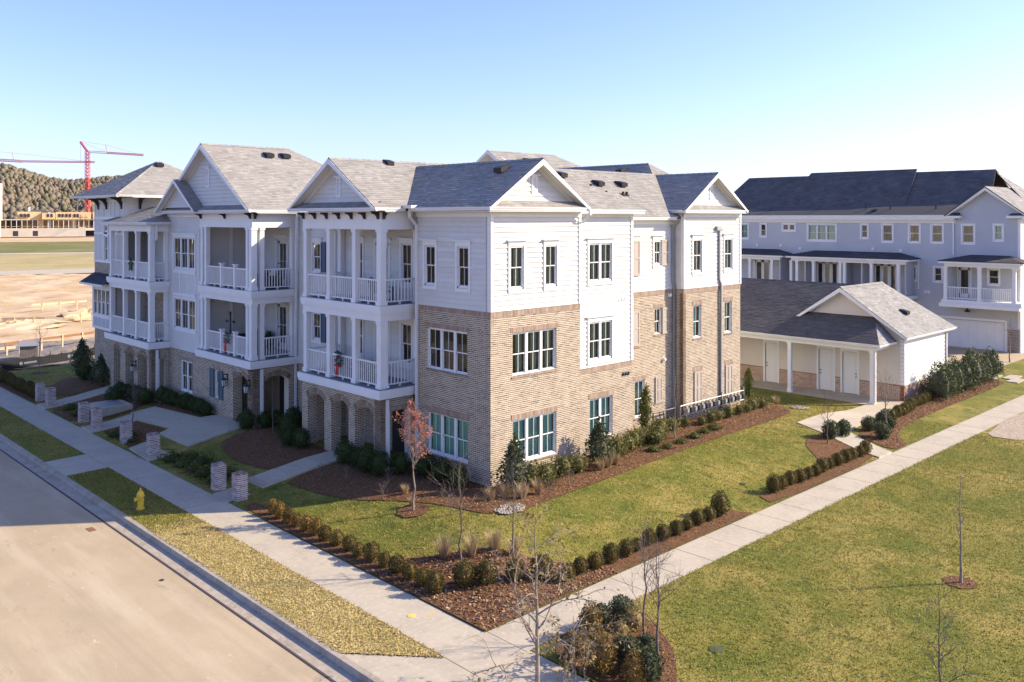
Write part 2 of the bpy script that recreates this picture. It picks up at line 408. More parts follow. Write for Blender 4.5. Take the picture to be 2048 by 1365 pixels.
def window(F, s0, s1, z0, z1, units, parent, trim='brick', fill='curtain', grid=True, hung=True, gm='glass', label=None):
    """double-hung sashes in a frame; panes, casing, lintel, sill and curtains are its pieces"""
    nf = -.055 if trim == 'brick' else .02
    mb = MB(); t = .045
    fb(mb, F, s0, s1, nf-.09, nf, z0, z0+t*1.2); fb(mb, F, s0, s1, nf-.09, nf, z1-t, z1)
    fb(mb, F, s0, s0+t, nf-.09, nf, z0, z1); fb(mb, F, s1-t, s1, nf-.09, nf, z0, z1)
    uw = (s1-s0)/units
    for k in range(1, units): fb(mb, F, s0+k*uw-.055, s0+k*uw+.055, nf-.09, nf+.004, z0+.01, z1-.01)
    lights = []
    for k in range(units):
        a = s0+k*uw+(t if k == 0 else .055); b = s0+(k+1)*uw-(t if k == units-1 else .055)
        zm = (z0+z1)/2; st = .026
        for (q0, q1, dn) in (((z0+t*1.2, zm+.02, -.045), (zm-.02, z1-t, -.018)) if hung else ((z0+t, z1-t, -.02),)):
            n1 = nf+dn
            fb(mb, F, a, b, n1-.03, n1, q0, q0+st+.01); fb(mb, F, a, b, n1-.03, n1, q1-st, q1)
            fb(mb, F, a, a+st, n1-.03, n1, q0, q1); fb(mb, F, b-st, b, n1-.03, n1, q0, q1)
            m = (a+b)/2
            if grid:
                fb(mb, F, m-.008, m+.008, n1-.024, n1-.004, q0, q1)
                lights += [(a+st, m-.008, n1-.015, q0+st, q1-st), (m+.008, b-st, n1-.015, q0+st, q1-st)]
            else: lights.append((a+st, b-st, n1-.015, q0+st, q1-st))
    w = mb.build('window', 'trim', parent)
    if label: w['label'] = label
    for (a, b, n1, q0, q1) in lights: pane(F, a, b, n1, q0, q1, w, gm)
    for k in range(units):
        a = s0+k*uw+.06; b = s0+(k+1)*uw-.06
        if fill == 'blind': blind(F, a, b, nf-.115, z0+.05, z1-.04, w)
        elif fill == 'curtain':
            cw = (b-a)*.48
            curtain(F, b-cw, b+.02, nf-.2, z0+.04, z1-.03, w, 'curtain')
            if k == 0: curtain(F, a, a+cw*.6, nf-.2, z0+.04, z1-.03, w, 'curtain')
        elif fill == 'warm':
            curtain(F, a, a+(b-a)*.45, nf-.2, z0+.04, z1-.03, w, 'curtain_warm'); curtain(F, b-(b-a)*.22, b, nf-.25, z0+.04, z1-.03, w, 'curtain_warm')
        elif fill == 'drape': curtain(F, a+.02, b-.02, nf-.2, z0+.04, z1-.03, w, 'blind')
    if trim == 'siding':
        c = MB(); cw = .095
        fb(c, F, s0-cw, s0, -.01, .058, z0-.02, z1); fb(c, F, s1, s1+cw, -.01, .058, z0-.02, z1)
        fb(c, F, s0-cw, s1+cw, -.01, .060, z1, z1+.15)
        fb(c, F, s0-cw-.03, s1+cw+.03, -.01, .075, z1+.15, z1+.175); fb(c, F, s0-cw-.07, s1+cw+.07, -.01, .13, z1+.175, z1+.215)
        fb(c, F, s0-cw, s1+cw, -.01, .060, z0-.14, z0-.02); c.build('casing', 'trim', w)
    elif trim == 'plain':
        c = MB(); cw = .1
        fb(c, F, s0-cw, s0, -.01, .055, z0-.1, z1+.1); fb(c, F, s1, s1+cw, -.01, .055, z0-.1, z1+.1)
        fb(c, F, s0, s1, -.01, .057, z1, z1+.1); fb(c, F, s0, s1, -.01, .045, z0-.12, z0); c.build('casing', 'trim', w)
    elif trim == 'brick':
        bricks(F, s0-.08, s1+.08, z1+.008, z1+.208, lambda z: [], w, proud=.02, soldier=True, name='lintel')
        bricks(F, s0-.06, s1+.06, z0-.075, z0-.005, lambda z: [], w, proud=.045, soldier=True, name='sill')
        c = MB(); fb(c, F, s0+.01, s1-.01, nf-.02, nf+.035, z0-.004, z0+.035); c.build('sill_board', 'trim', w)
    return w
def grow(h): return (h[0], h[1], h[2], h[3])
def shutter(F, s0, s1, z0, z1, parent, mat='shutter', n=0.01):
    mb = MB(); fb(mb, F, s0+.05, s1-.05, n, n+.022, z0+.05, z1-.05)
    for a, b in ((z0, z0+.1), (z1-.1, z1), ((z0+z1)/2-.04, (z0+z1)/2+.04)): fb(mb, F, s0+.001, s1-.001, n, n+.04, a, b)
    fb(mb, F, s0, s0+.07, n, n+.042, z0, z1); fb(mb, F, s1-.07, s1, n, n+.042, z0, z1)
    return mb.build('shutter', mat, parent)
def roof_plane(pts, parent, mat='shingle', ex=.14, tab=.26, th=.05, seed=0, fine=True):
    """convex roof slope; pts[0]-pts[1] is the eave. real shingle tabs laid in courses over a deck"""
    P = [Vector(p) for p in pts]; e = (P[1]-P[0]).normalized()
    nrm = None
    for i in range(2, len(P)):
        c = e.cross(P[i]-P[0])
        if c.length > .01: nrm = c.normalized(); break
    if nrm.z < 0: nrm = -nrm
    up = nrm.cross(e)
    if up.z < 0: up = -up
    deck = MB().prism([p-nrm*.006 for p in P], tuple(-nrm*th)).build('roof', 'roof_deck', parent)
    p2 = [((p-P[0]).dot(e), (p-P[0]).dot(up)) for p in P]
    tmax = max(p[1] for p in p2); mb = MB(); rr = random.Random(seed+int(abs(pts[0][0]*17+pts[0][1]*5)*10)); t = 0.; r = 0
    while t < tmax-.01:
        row = clip(clip(list(p2), lambda p: p[1]-t), lambda p: t+ex-p[1])
        if len(row) >= 3:
            sa = min(p[0] for p in row); sb = max(p[0] for p in row); s = sa-rr.random()*tab
            while s < sb:
                w = tab*rr.uniform(.5, 1.5)
                pl = clip(clip(list(row), lambda p: p[0]-s), lambda p: s+w-p[0])
                if len(pl) >= 3:
                    lift = rr.choice((.006, .012, .016))
                    fr = [P[0]+e*a+up*b+nrm*(lift*(1-(b-t)/ex)+.002) for a, b in pl]
                    mb.poly(fr)
                    if fine:
                        lo = [i for i in range(len(pl)) if pl[i][1] < t+1e-5]
                        if len(lo) == 2: mb.poly([fr[lo[0]], fr[lo[1]], fr[lo[1]]-nrm*(lift+.004), fr[lo[0]]-nrm*(lift+.004)])
                s += w
        t += ex; r += 1
    mb.build('shingle', mat, deck, stuff=True)
    return deck
def soffit(mb, x0, x1, y0, y1, z): mb.box(x0, x1, y0, y1, z-.02, z)

# ------------------------------------------------------------------ ground
def ss(a, b, t):
    t = max(0., min(1., (t-a)/(b-a))); return t*t*(3-2*t)
def zg(x, y):
    if x < -6.47 or y < -6.87: return 0.
    z = .45*ss(.2, 5.0, min(x+6.47, y+6.87))
    return z*(1-.8*ss(18, 23, x))*(1-ss(31, 36, y))
def inside(poly, x, y):
    c = False; j = len(poly)-1
    for i in range(len(poly)):
        a, b = poly[i]; p, q = poly[j]
        if (b > y) != (q > y) and x < (p-a)*(y-b)/(q-b)+a: c = not c
        j = i
    return c
def smooth_poly(poly, it=2):
    for _ in range(it):
        out = []
        for i in range(len(poly)):
            a = poly[i]; b = poly[(i+1) % len(poly)]
            out += [(a[0]*.8+b[0]*.2, a[1]*.8+b[1]*.2), (a[0]*.2+b[0]*.8, a[1]*.2+b[1]*.8)]
        poly = out
    return poly
def patch(name, poly, mat, zoff=.03, step=.7, parent=None, skirt=0., zf=zg, wob=0.):
    pts = []
    n = len(poly)
    for i in range(n):
        a = Vector(poly[i]); b = Vector(poly[(i+1) % n]); k = max(1, int((b-a).length/step))
        for j in range(k):
            p = a+(b-a)*(j/k); pts.append(p+Vector((rnd.uniform(-wob, wob), rnd.uniform(-wob, wob))) if wob else p)
    nb = len(pts)
    xs = [p.x for p in pts]; ys = [p.y for p in pts]; pl = [(p.x, p.y) for p in pts]
    x = min(xs)+step/2
    while x < max(xs):
        y = min(ys)+step/2
        while y < max(ys):
            if inside(pl, x, y): pts.append(Vector((x, y)))
            y += step
        x += step
    r = delaunay_2d_cdt(pts, [], [list(range(nb))], 1, 1e-4)
    mb = MB(); mb.v = [(p.x, p.y, zf(p.x, p.y)+zoff) for p in r[0]]; mb.f = [tuple(f) for f in r[2]]
    if skirt:
        for i in range(nb):
            a = pl[i]; b = pl[(i+1) % nb]
            mb.poly([(a[0], a[1], zf(*a)+zoff), (b[0], b[1], zf(*b)+zoff), (b[0], b[1], zf(*b)+zoff-skirt), (a[0], a[1], zf(*a)+zoff-skirt)])
    return mb.build(name, mat, parent)
flat = lambda x, y: 0.
struct(MB().poly([(-3000, -3000, -.40), (5000, -3000, -.40), (5000, 5000, -.40), (-3000, 5000, -.40)]).build('ground', 'far_ground'))
struct(MB().poly([(-24, -120, -.15), (-9.98, -120, -.15), (-9.98, 300, -.15), (-24, 300, -.15)]).build('street', 'asphalt'))
struct(patch('far_verge', [(-60, -120), (-24, -120), (-24, 300), (-60, 300)], 'far_ground', -.1, 40, zf=flat))
# kerb with gutter pan, in 3 m lengths
kb = struct(MB().box(-10.0, -9.46, -14, 60, -.35, -.19).build('kerb', 'kerb_concrete'))
y = -14.
while y < 45:
    m = MB(); q = [(-9.46, y, -.3), (-9.46, y, .012), (-9.60, y, .004), (-9.635, y, -.13), (-10.03, y, -.142), (-10.03, y, -.3)]
    m.prism(q, (0, 2.985, 0)); m.build('kerb_section', 'kerb_concrete', kb); y += 3.0
m = MB().box(-10.085, -10.03, -14, 60, -.3, -.135); m.build('street_edge', 'tar', kb)
# verge between kerb and sidewalk
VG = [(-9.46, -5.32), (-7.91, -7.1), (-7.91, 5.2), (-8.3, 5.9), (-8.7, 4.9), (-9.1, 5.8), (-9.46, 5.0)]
VG3 = [(-9.46, 5.0), (-9.1, 5.8), (-8.7, 4.9), (-8.3, 5.9), (-7.91, 5.2), (-7.91, 13.35), (-9.46, 13.2)]  # lawn green here paints the building's shade into the verge colour
VG2 = [(-9.46, 15.9), (-7.91, 16.0), (-7.91, 60), (-9.46, 60)]  # farther verge, greened the same way to colour in shade
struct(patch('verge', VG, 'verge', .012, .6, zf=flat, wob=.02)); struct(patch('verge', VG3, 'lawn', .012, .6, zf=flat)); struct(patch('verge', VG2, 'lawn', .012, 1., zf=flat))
# sidewalks of separate slabs on a bed
sw = struct(MB().box(-7.88, -6.47, -8.2, 62, -.2, -.03).build('sidewalk', 'kerb_concrete'))
yy = -6.85
while yy < 60:
    cub('paving_slab', 'concrete', -7.885+rnd.uniform(-.006, .006), -6.47, yy, yy+1.466, -.15, rnd.uniform(-.003, .003), sw); yy += 1.49
sw2 = struct(MB().box(-6.47, 60, -8.2, -6.87, -.2, -.03).build('sidewalk', 'kerb_concrete'))
xx = -7.885
while xx < 58:
    cub('paving_slab', 'concrete', xx, xx+1.466, -8.205, -6.87 if xx > -6.6 else -6.87, -.15, rnd.uniform(-.003, .003), sw2); xx += 1.49
ap = struct(patch('corner_apron', [(-9.46, -5.36), (-7.9, -7.13), (-7.9, -8.22), (-6.3, -8.22), (-6.5, -16), (-9.46, -16)], 'concrete', -.006, 1.2, zf=flat, skirt=.1))
pdp = struct(patch('verge_path', [(-9.46, 13.22), (-7.9, 13.37), (-7.9, 15.98), (-9.46, 15.88)], 'concrete', .004, 1., zf=flat, skirt=.1))
tp = MB().box(-9.22, -8.6, -9.25, -8.0, -.02, .004)
for i in range(9):
    for j in range(18): tp.lathe([(.022, 0), (.014, .012)], (-9.18+i*.067, -9.2+j*.067, .004), 6)
tag(tp.build('tactile_plate', 'tactile'), 'red brick coloured tactile warning plate in the concrete corner apron', 'tactile plate')
# lots
def grid(name, x0, x1, y0, y1, step, mat, zf, z=.012):
    nx = int((x1-x0)/step)+1; ny = int((y1-y0)/step)+1; mb = MB()
    for i in range(nx):
        for j in range(ny):
            a = x0+(x1-x0)*i/(nx-1); b = y0+(y1-y0)*j/(ny-1); mb.v.append((a, b, zf(a, b)+z))
    for i in range(nx-1):
        for j in range(ny-1): k = i*ny+j; mb.f.append((k, k+ny, k+ny+1, k+1))
    return struct(mb.build(name, mat, smooth=True))
grid('lawn', -6.468, 36.5, -6.868, 40, .5, 'lawn', zg)
grid('lawn', -6.3, 70, -70, -8.207, 2.0, 'lawn', flat, .008)
grid('lawn', 36.5, 70, -6.868, -3.0, 2., 'lawn', flat, .010)
struct(patch('alley', [(36.6, -3), (90, -3), (90, 60), (36.6, 60)], 'asphalt', .006, 10, zf=flat))
# beds
BEDS = {}
def bed(key, poly, zoff=.035, sm=2):
    poly = smooth_poly(poly, sm); BEDS[key] = poly
    return struct(patch('mulch_bed', poly, 'mulch', zoff, .5))
bed('corner', [(-6.47, 5.35), (-5.78, 5.5), (-5.70, 1.5), (-5.62, -1.2), (-5.2, -2.3), (-4.2, -2.95), (-3.1, -3.88), (-2.75, -5.0), (-1.9, -5.85), (2, -5.95), (4.9, -5.95), (5.4, -6.86), (5.4, -6.86), (-6.0, -6.86), (-6.46, -6.86), (-6.46, -6.86), (-6.46, -6.4)], sm=1)
bed('mid', [(6.7, -6.86), (7.1, -5.95), (12.2, -5.85), (13.1, -5.0), (13.9, -4.2), (15.3, -3.75), (16.05, -4.1), (15.5, -5.6), (14.95, -6.86)], sm=1)
bed('right', [(16.5, -6.84), (17.8, -6.83), (19.6, -5.6), (23.8, -5.2), (35.8, -5.2), (36.6, -4.7), (36.6, -3.3), (26.3, -3.35), (17.6, -4.45)], sm=1)
bed('house', [(-4.3, 6.4), (-4.2, 5.0), (-4.06, 3.96), (-3.7, 2.6), (-2.87, 1.27), (-2.42, .28), (-2.12, -.66), (-1.94, -1.6), (-1.5, -2.25), (-.62, -2.37), (.5, -2.25), (3.3, -2.1), (7.3, -1.8), (11.15, -1.55), (17.75, -1.47), (19.2, -.6), (19.4, 1.9), (0.3, 1.9), (.3, 4.6), (-1.2, 4.6), (-1.3, 6.4)], sm=1)
bed('porch', [(-1.3, 7.85), (-4.0, 7.75), (-4.3, 10.2), (-3.7, 12.9), (-1.6, 13.5), (.4, 13.5), (.4, 9.7), (-1.3, 9.7)], sm=1)
bed('triangle', [(-6.2, 15.75), (-4.7, 16.65), (-4.1, 16.95), (-4.42, 19.7), (-6.0, 19.45)], sm=0)
bed('hedge', [(-2.55, 17.2), (-1.7, 17.0), (-1.7, 22.4), (-2.9, 22.5), (-3.0, 21.3)], sm=0)
bed('far', [(-6.4, 21.9), (-4.4, 21.5), (-2.65, 22.4), (-2.6, 26.8), (-5.4, 26.4), (-6.4, 25.9)], sm=1)
bed('end', [(-5.2, 28.3), (-2.3, 28.5), (-2.2, 33), (-3.2, 34), (-4.8, 31.5)], sm=1)
bed('strip', [(-6.46, 28.6), (-5.6, 28.8), (-5.4, 42), (-6.46, 42)], sm=0)
bed('near', [(-6.25, -8.25), (-3.15, -8.25), (-3.05, -8.8), (-3.34, -9.36), (-3.68, -10.04), (-4.24, -10.67), (-5.06, -11.29), (-6.2, -12.2)], .03, 1)
def ring(x, y, r): return [(x+r*(1+.08*math.sin(3*k))*math.cos(k*math.pi/8), y+r*math.sin(k*math.pi/8)) for k in range(16)]
bed('red', ring(-3.1, .25, .52), .05, 0); bed('lone', ring(4.48, -13.57, .42), .03, 0); bed('leftyoung', ring(-3.5, 37.8, .5), .03, 0)
# paths through the garden
def walk(name, poly, zoff=.07, step=.8, zf=zg): return struct(patch(name, poly, 'concrete', zoff, step, skirt=.3, zf=zf))
walk('path', [(-6.47, 6.15), (-5.0, 6.4), (-5.0, 7.65), (-6.47, 7.3)], .01, zf=lambda x, y: .03)
pw = struct(MB().box(-5.0, -1.3, 6.52, 7.74, -.2, .2).build('path', 'kerb_concrete'))
for k in range(3):
    x0 = -5.02+k*1.22; x1 = x0+1.205; m = MB()
    m.prism([(x0, 6.5, 0), (x1, 6.5, 0), (x1, 6.5, zg(x1, 6.5)+.085), (x0, 6.5, zg(x0, 6.5)+.085)], (0, 1.26, 0)); m.build('paving_slab', 'concrete', pw)
walk('path', [(-6.47, 13.0), (-4.6, 13.5), (-4.6, 16.6), (-6.3, 15.55)], .01, zf=lambda x, y: .04)
walk('path', [(-4.6, 13.6), (-1.75, 13.95), (-1.75, 16.9), (-2.5, 17.15), (-2.97, 21.2), (-4.1, 21.3), (-4.37, 19.9), (-3.96, 16.9), (-4.6, 16.6)], .08)
walk('path', [(-6.47, 19.45), (-4.37, 19.75), (-4.12, 21.15), (-6.47, 20.9)], .05)
walk('path', [(-6.47, 26.3), (-2.65, 26.85), (-2.65, 28.2), (-6.47, 27.7)], .06)
walk('path', [(14.95, -6.87), (16.14, -6.87), (17.4, -4.45), (26.2, -3.35), (26.2, -2.2), (24.2, -2.25), (16.45, -2.5), (16.1, -3.8)], .055)
struct(patch('sand_patch', smooth_poly([(21.9, -8.25), (22.1, -10.1), (24, -10.6), (30, -9.8), (36, -8.9), (36, -8.22)]), 'gravel', .03, .6, zf=flat, wob=.05))
for i, (x, y) in enumerate([(37.3, -3.9), (37.9, -4.8), (36.9, -5.3), (38.2, -5.9)]):
    o = cub('stepping_stone', 'concrete', x-.3, x+1.3, y-.32, y+.32, -.05, .07)
    tag(o, 'pale stepping stone at the alley mouth, %s from the holly hedge' % ['nearest', 'second', 'third', 'farthest'][i], 'stone', 'stepping stones by the alley')
# fields beyond the plot
def band(name, mat, a, b, c, d, z, l=3., r=6.):
    a, b, c, d = map(Vector, (a, b, c, d))
    return struct(MB().poly([tuple(a-(b-a)*l)+(z,), tuple(b+(b-a)*r)+(z,), tuple(c+(c-d)*r)+(z,), tuple(d-(c-d)*l)+(z,)]).build(name, mat))
def bumpy(name, mat, poly, amp, sc, step, z):
    f = lambda x, y: amp*(math.sin(x*sc+1.3*math.sin(y*sc*.7))+math.sin(y*sc*1.7+x*.3*sc)+.6*math.sin(x*sc*3.1+y*sc*2.3))
    return struct(patch(name, poly, mat, z, step, zf=f))
bumpy('dirt_field', 'dirt', [(-7.5, 46), (30, 42), (80, 135), (42.9, 138.2), (12.4, 148.6), (-20, 160)], .09, .9, 1.7, -.12)
bumpy('bare_soil', 'soil', [(-6.4, 40.3), (12, 40.0), (14, 50), (6, 51), (-4, 55), (-9, 57)], .03, 2.0, .7, .02)
band('concrete_path', 'concrete', (12.4, 148.6), (42.9, 138.2), (48.7, 152.9), (14.8, 161.1), -.04)
band('straw_field', 'field_straw', (14.8, 161.1), (48.7, 152.9), (79.1, 230.1), (32.8, 255.3), -.06)
band('grass_field', 'field_grass', (32.1, 251.5), (80.6, 233.9), (126.6, 350.7), (56.1, 377.4), -.03)
band('sand_strip', 'raw_concrete', (30, 243.7), (76.3, 226.9), (79.6, 233.9), (31.1, 251.5), -.01)
band('straw_field', 'dirt', (56.1, 377.4), (126.6, 350.7), (178.4, 482.3), (80.3, 503.5), -.02)

# ------------------------------------------------------------------ main apartment building
HB = thing('apartment_building', 'three storey corner apartment building of tan brick and white siding with stacked porches', 'building', (0, 0, .4))
ZE = 9.93; Z2 = 3.40; Z3 = 6.47; ZB = .25
def gutter(F, s0, s1, n, z, parent, mat='trim', name='gutter', w=.12, h=.125):
    q = [FP(F, s0, n-w, z-h), FP(F, s0, n-.05, z-h), FP(F, s0, n-.02, z-h*.45), FP(F, s0, n, z-h*.3), FP(F, s0, n, z), FP(F, s0, n-.015, z), FP(F, s0, n-.03, z-.03), FP(F, s0, n-w, z-.03)]
    return MB().prism(q, tuple(Vector(FP(F, s1, 0, 0))-Vector(FP(F, s0, 0, 0)))).build(name, mat, parent)
def downspout(pts, parent, mat='trim', w=.045):
    mb = MB()
    for a, b in zip(pts[:-1], pts[1:]):
        a = Vector(a); b = Vector(b); d = b-a
        sx = Vector((w, 0, 0)); sy = Vector((0, w, 0))
        q = [a-sx-sy, a+sx-sy, a+sx+sy, a-sx+sy]; mb.prism([tuple(p) for p in q], tuple(d))
        if abs(d.z) > 1.2:
            for f in (.25, .8):
                c = a+d*f; mb.box(c.x-w-.012, c.x+w+.012, c.y-w-.012, c.y+w+.012, c.z-.02, c.z+.02)
    return mb.build('downspout', mat, parent)
def box(name, mat, F, *a): return fb(MB(), F, *a).build(name, mat, HB)
def gable_end(F, c, half, z0, zp, over, parent, zw=None, rake=.17, mat='trim', fw=.13):
    """white rake boards, sloped soffit and frieze of a gable overhang"""
    k = (zp-z0)/half
    for sgn in (-1, 1):
        e = c+sgn*half
        mb = MB(); q = [FP(F, e, over, z0-.02), FP(F, c, over, zp-.02), FP(F, c, over, zp-.02-rake*1.2), FP(F, e-sgn*.0, over, z0-.02-rake*.6)]
        mb.prism(q, tuple(Vector(FP(F, 0, .035, 0))-Vector(FP(F, 0, 0, 0)))); mb.build('rake_board', mat, parent)
        mb = MB(); q = [FP(F, e, 0, z0-.07), FP(F, c, 0, zp-.07), FP(F, c, over, zp-.07), FP(F, e, over, z0-.07)]
        mb.prism(q, (0, 0, -.03)); mb.build('rake_soffit', 'soffit', parent)
        d = fw; mb = MB(); q = [FP(F, e-sgn*.25, .0, z0-.1+k*.25), FP(F, c, .0, zp-.1), FP(F, c, .0, zp-.1-d*1.25), FP(F, e-sgn*(.25+d*1.2), .0, z0-.1+k*.25)]
        mb.prism(q, tuple(Vector(FP(F, 0, .05, 0))-Vector(FP(F, 0, 0, 0)))); mb.build('rake_frieze', mat, parent)
def gable_vent(F, c, z0, z1, w, parent):
    mb = MB(); fb(mb, F, c-w/2-.06, c-w/2, .0, .05, z0, z1); fb(mb, F, c+w/2, c+w/2+.06, .0, .05, z0, z1); fb(mb, F, c-w/2-.06, c+w/2+.06, .0, .052, z0-.07, z0); fb(mb, F, c-w/2-.06, c+w/2+.06, 0, .052, z1, z1+.09)
    fb(mb, F, c-w/2-.15, c+w/2+.15, 0, .12, z1+.09, z1+.13)
    v = mb.build('gable_vent', 'trim', parent)
    n = int((z1-z0)/.055); lm = MB()
    for i in range(n):
        z = z0+i*.055; lm.poly([FP(F, c-w/2, .045, z), FP(F, c+w/2, .045, z), FP(F, c+w/2, .02, z+.06), FP(F, c-w/2, .02, z+.06)])
    lm.build('louvre', 'trim', v)
def roof_vent(x, y, z, d, parent, s=1.):
    """low box vent; d = direction the slope faces"""
    mb = MB(); w = .2*s; h = .13*s
    dx, dy = d; q = [(-w, -.22), (w, -.22), (w, .22), (-w, .22)]
    a = math.atan2(dy, dx)-math.pi/2+math.pi
    def T(px_, py_, pz): return (x+px_*math.cos(a)-py_*math.sin(a), y+px_*math.sin(a)+py_*math.cos(a), z+pz)
    mb.prism([T(-w, -.24*s, -.1), T(-w, .24*s, .02), T(-w, .2*s, h+.06), T(-w, -.1*s, h), T(-w, -.26*s, h-.06)], tuple(Vector(T(w, 0, 0))-Vector(T(-w, 0, 0))))
    return mb.build('roof_vent', 'vent', parent)
def vent_pipe(x, y, z, h, r, parent, mat='vent'):
    return MB().tube((x, y, z-.2), (x, y, z+h), r, r, 8).lathe([(r*2.2, -.05), (r*1.3, .08)], (x, y, z), 8).build('vent_pipe', mat, parent)
def bracket(F, s, z, n, parent, w=.09, h=.26, d=.30):
    """curved corbel under the eave: profile in the (n, z) plane"""
    pr = [(0, 0), (d, 0), (d, -.07)]
    for k in range(1, 7):
        a = k/6*math.pi/2; pr.append((d-.03-(d-.10)*math.sin(a), -.07-(h-.07)*(1-math.cos(a))))
    pr += [(.07, -h), (0, -h)]
    mb = MB().prism([FP(F, s-w/2, n+a, z+b) for a, b in pr], tuple(Vector(FP(F, w, 0, 0))-Vector(FP(F, 0, 0, 0))))
    return mb.build('bracket', 'bracket', parent)
def railing(F, s0, s1, n, zd, parent, sp=.125, h=.95, post=None, mat='trim'):
    mb = MB(); fb(mb, F, s0, s1, n-.035, n+.035, zd+h-.06, zd+h); fb(mb, F, s0, s1, n-.025, n+.025, zd+.09, zd+.14)
    fb(mb, F, (s0+s1)/2-.03, (s0+s1)/2+.03, n-.03, n+.03, zd, zd+.09)
    fb(mb, F, s0, s0+.03, n-.02, n+.02, zd+.1, zd+h-.02); fb(mb, F, s1-.03, s1, n-.02, n+.02, zd+.1, zd+h-.02)
    r = mb.build('railing', mat, parent); k = max(2, int(round((s1-s0)/sp)))
    for i in range(1, k):
        s = s0+(s1-s0)*i/k; fc('baluster', mat, F, s-.017, s+.017, n-.017, n+.017, zd+.135, zd+h-.055, r)
    return r
def column(x, y, z0, z1, parent, w=.21):
    a = w/2; mb = MB().box(x-a, x+a, y-a, y+a, z0, z1)
    mb.box(x-a-.03, x+a+.03, y-a-.03, y+a+.03, z0, z0+.16); mb.box(x-a-.03, x+a+.03, y-a-.03, y+a+.03, z1-.10, z1+.002)
    return mb.build('column', 'trim', parent)
def arch_cut(c, half, zs, rise):
    """opening of a segmental arch: full width below zs, narrowing above"""
    rad = (half*half+rise*rise)/(2*rise); zc = zs+rise-rad
    def w(z):
        if z <= zs: return half
        q = rad*rad-(z-zc)**2
        return math.sqrt(q) if q > 0 and z < zs+rise else 0
    return c, w, rad, zc
def arcade(F, s0, s1, z0, z1, arches, th, parent, extra=None):
    """brick wall pierced by arches, with voussoirs; arches = (centre, half width, spring z, rise)"""
    A = [arch_cut(*a) for a in arches]
    def cuts(z):
        o = [(c-w(z), c+w(z)) for c, w, r, q in A if w(z) > 0]
        return o+([(e[0], e[1]) for e in extra if e[2] < z < e[3]] if extra else [])
    rows = int(round((z1-z0)/CH)); h = (z1-z0)/rows; mb = MB()
    for r in range(rows):
        a = z0+r*h
        for u, v in free(s0, s1, cuts(a+h/2)): fb(mb, F, u, v, -th, 0, a, a+h)
    w = mb.build('arcade', 'mortar', parent)
    bricks(F, s0, s1, z0, z1, cuts, w)
    for (c, half, zs, rise), (c_, wf, rad, zc) in zip(arches, A):
        a0 = math.asin(min(1, half/rad)); n = max(7, int(2*a0*rad/.072)); vb = MB()
        for i in range(n):
            t0 = -a0+2*a0*(i+.06)/n; t1 = -a0+2*a0*(i+.94)/n
            q = [(c+math.sin(t)*r, zc+math.cos(t)*r) for t, r in ((t0, rad-.004), (t1, rad-.004), (t1, rad+.2), (t0, rad+.2))]
            vb.prism([FP(F, s, -.3 if th > .3 else -.1, z) for s, z in q], tuple(Vector(FP(F, 0, .32 if th > .3 else .12, 0))-Vector(FP(F, 0, 0, 0))))
        vb.build('voussoir', 'brick', w, stuff=True)
    return w
# ---- near block, sunny side (y = 0) and street side (x = 0)
b1w3 = [(.90, 1.56, 7.20, 8.71), (2.66, 3.28, 7.20, 8.71)]
b1w2 = (1.05, 3.28, 4.14, 5.66); b1w1 = (1.07, 3.28, 1.07, 2.60)
FB0 = ('B', 0.); FA0 = ('A', 0.)
brick_wall(FB0, 0, 4.58, ZB, 6.27, [b1w2, b1w1], HB)
siding_wall(FB0, .0, 4.58, Z3, ZE, b1w3, HB)
window(FB0, *b1w2, 3, HB); window(FB0, *b1w1, 3, HB, fill='blind')
for w in b1w3: window(FB0, *w, 1, HB, 'siding')
a1w3 = [(1.09, 1.71, 7.22, 8.69), (2.95, 3.57, 7.22, 8.69)]; a1w2 = (1.2, 3.45, 4.14, 5.66); a1w1 = (1.17, 3.42, 1.07, 2.58)
brick_wall(FA0, .21, 4.05, ZB, 6.27, [a1w2, a1w1], HB)
bricks(FA0, 0, .21, ZB, 6.27, lambda z: [], HB)
siding_wall(FA0, .21, 4.05, Z3, ZE, a1w3, HB)
window(FA0, *a1w2, 3, HB, fill='warm'); window(FA0, *a1w1, 3, HB, fill='blind')
for w in a1w3: window(FA0, *w, 1, HB, 'siding', fill='warm')
def belt(F, s0, s1, parent, z=6.27, h=.2):
    w = fb(MB(), F, s0, s1, -.2, 0.002, z, z+h).build('belt_course', 'mortar', parent)
    bricks(F, s0, s1, z, z+h, lambda q: [], w, proud=.022, soldier=True)
belt(FB0, 0, 4.58, HB); belt(FA0, .21, 4.05, HB); bricks(FA0, 0, .21, 6.27, 6.47, lambda q: [], HB, proud=.022, soldier=True)
mb = MB(); fb(mb, FB0, -.025, .10, 0, .052, Z3, ZE-.2); fb(mb, FA0, -.02, .10, -.01, .048, Z3+.001, ZE-.2); mb.build('corner_board', 'trim', HB)
box('corner_board', 'trim', FB0, 4.47, 4.60, -.1, .052, Z3, ZE-.2)
box('frieze', 'trim', FB0, -.03, 4.62, -.01, .055, ZE-.20, ZE); box('frieze', 'trim', FA0, -.054, 4.1, -.01, .05, ZE-.20, ZE)
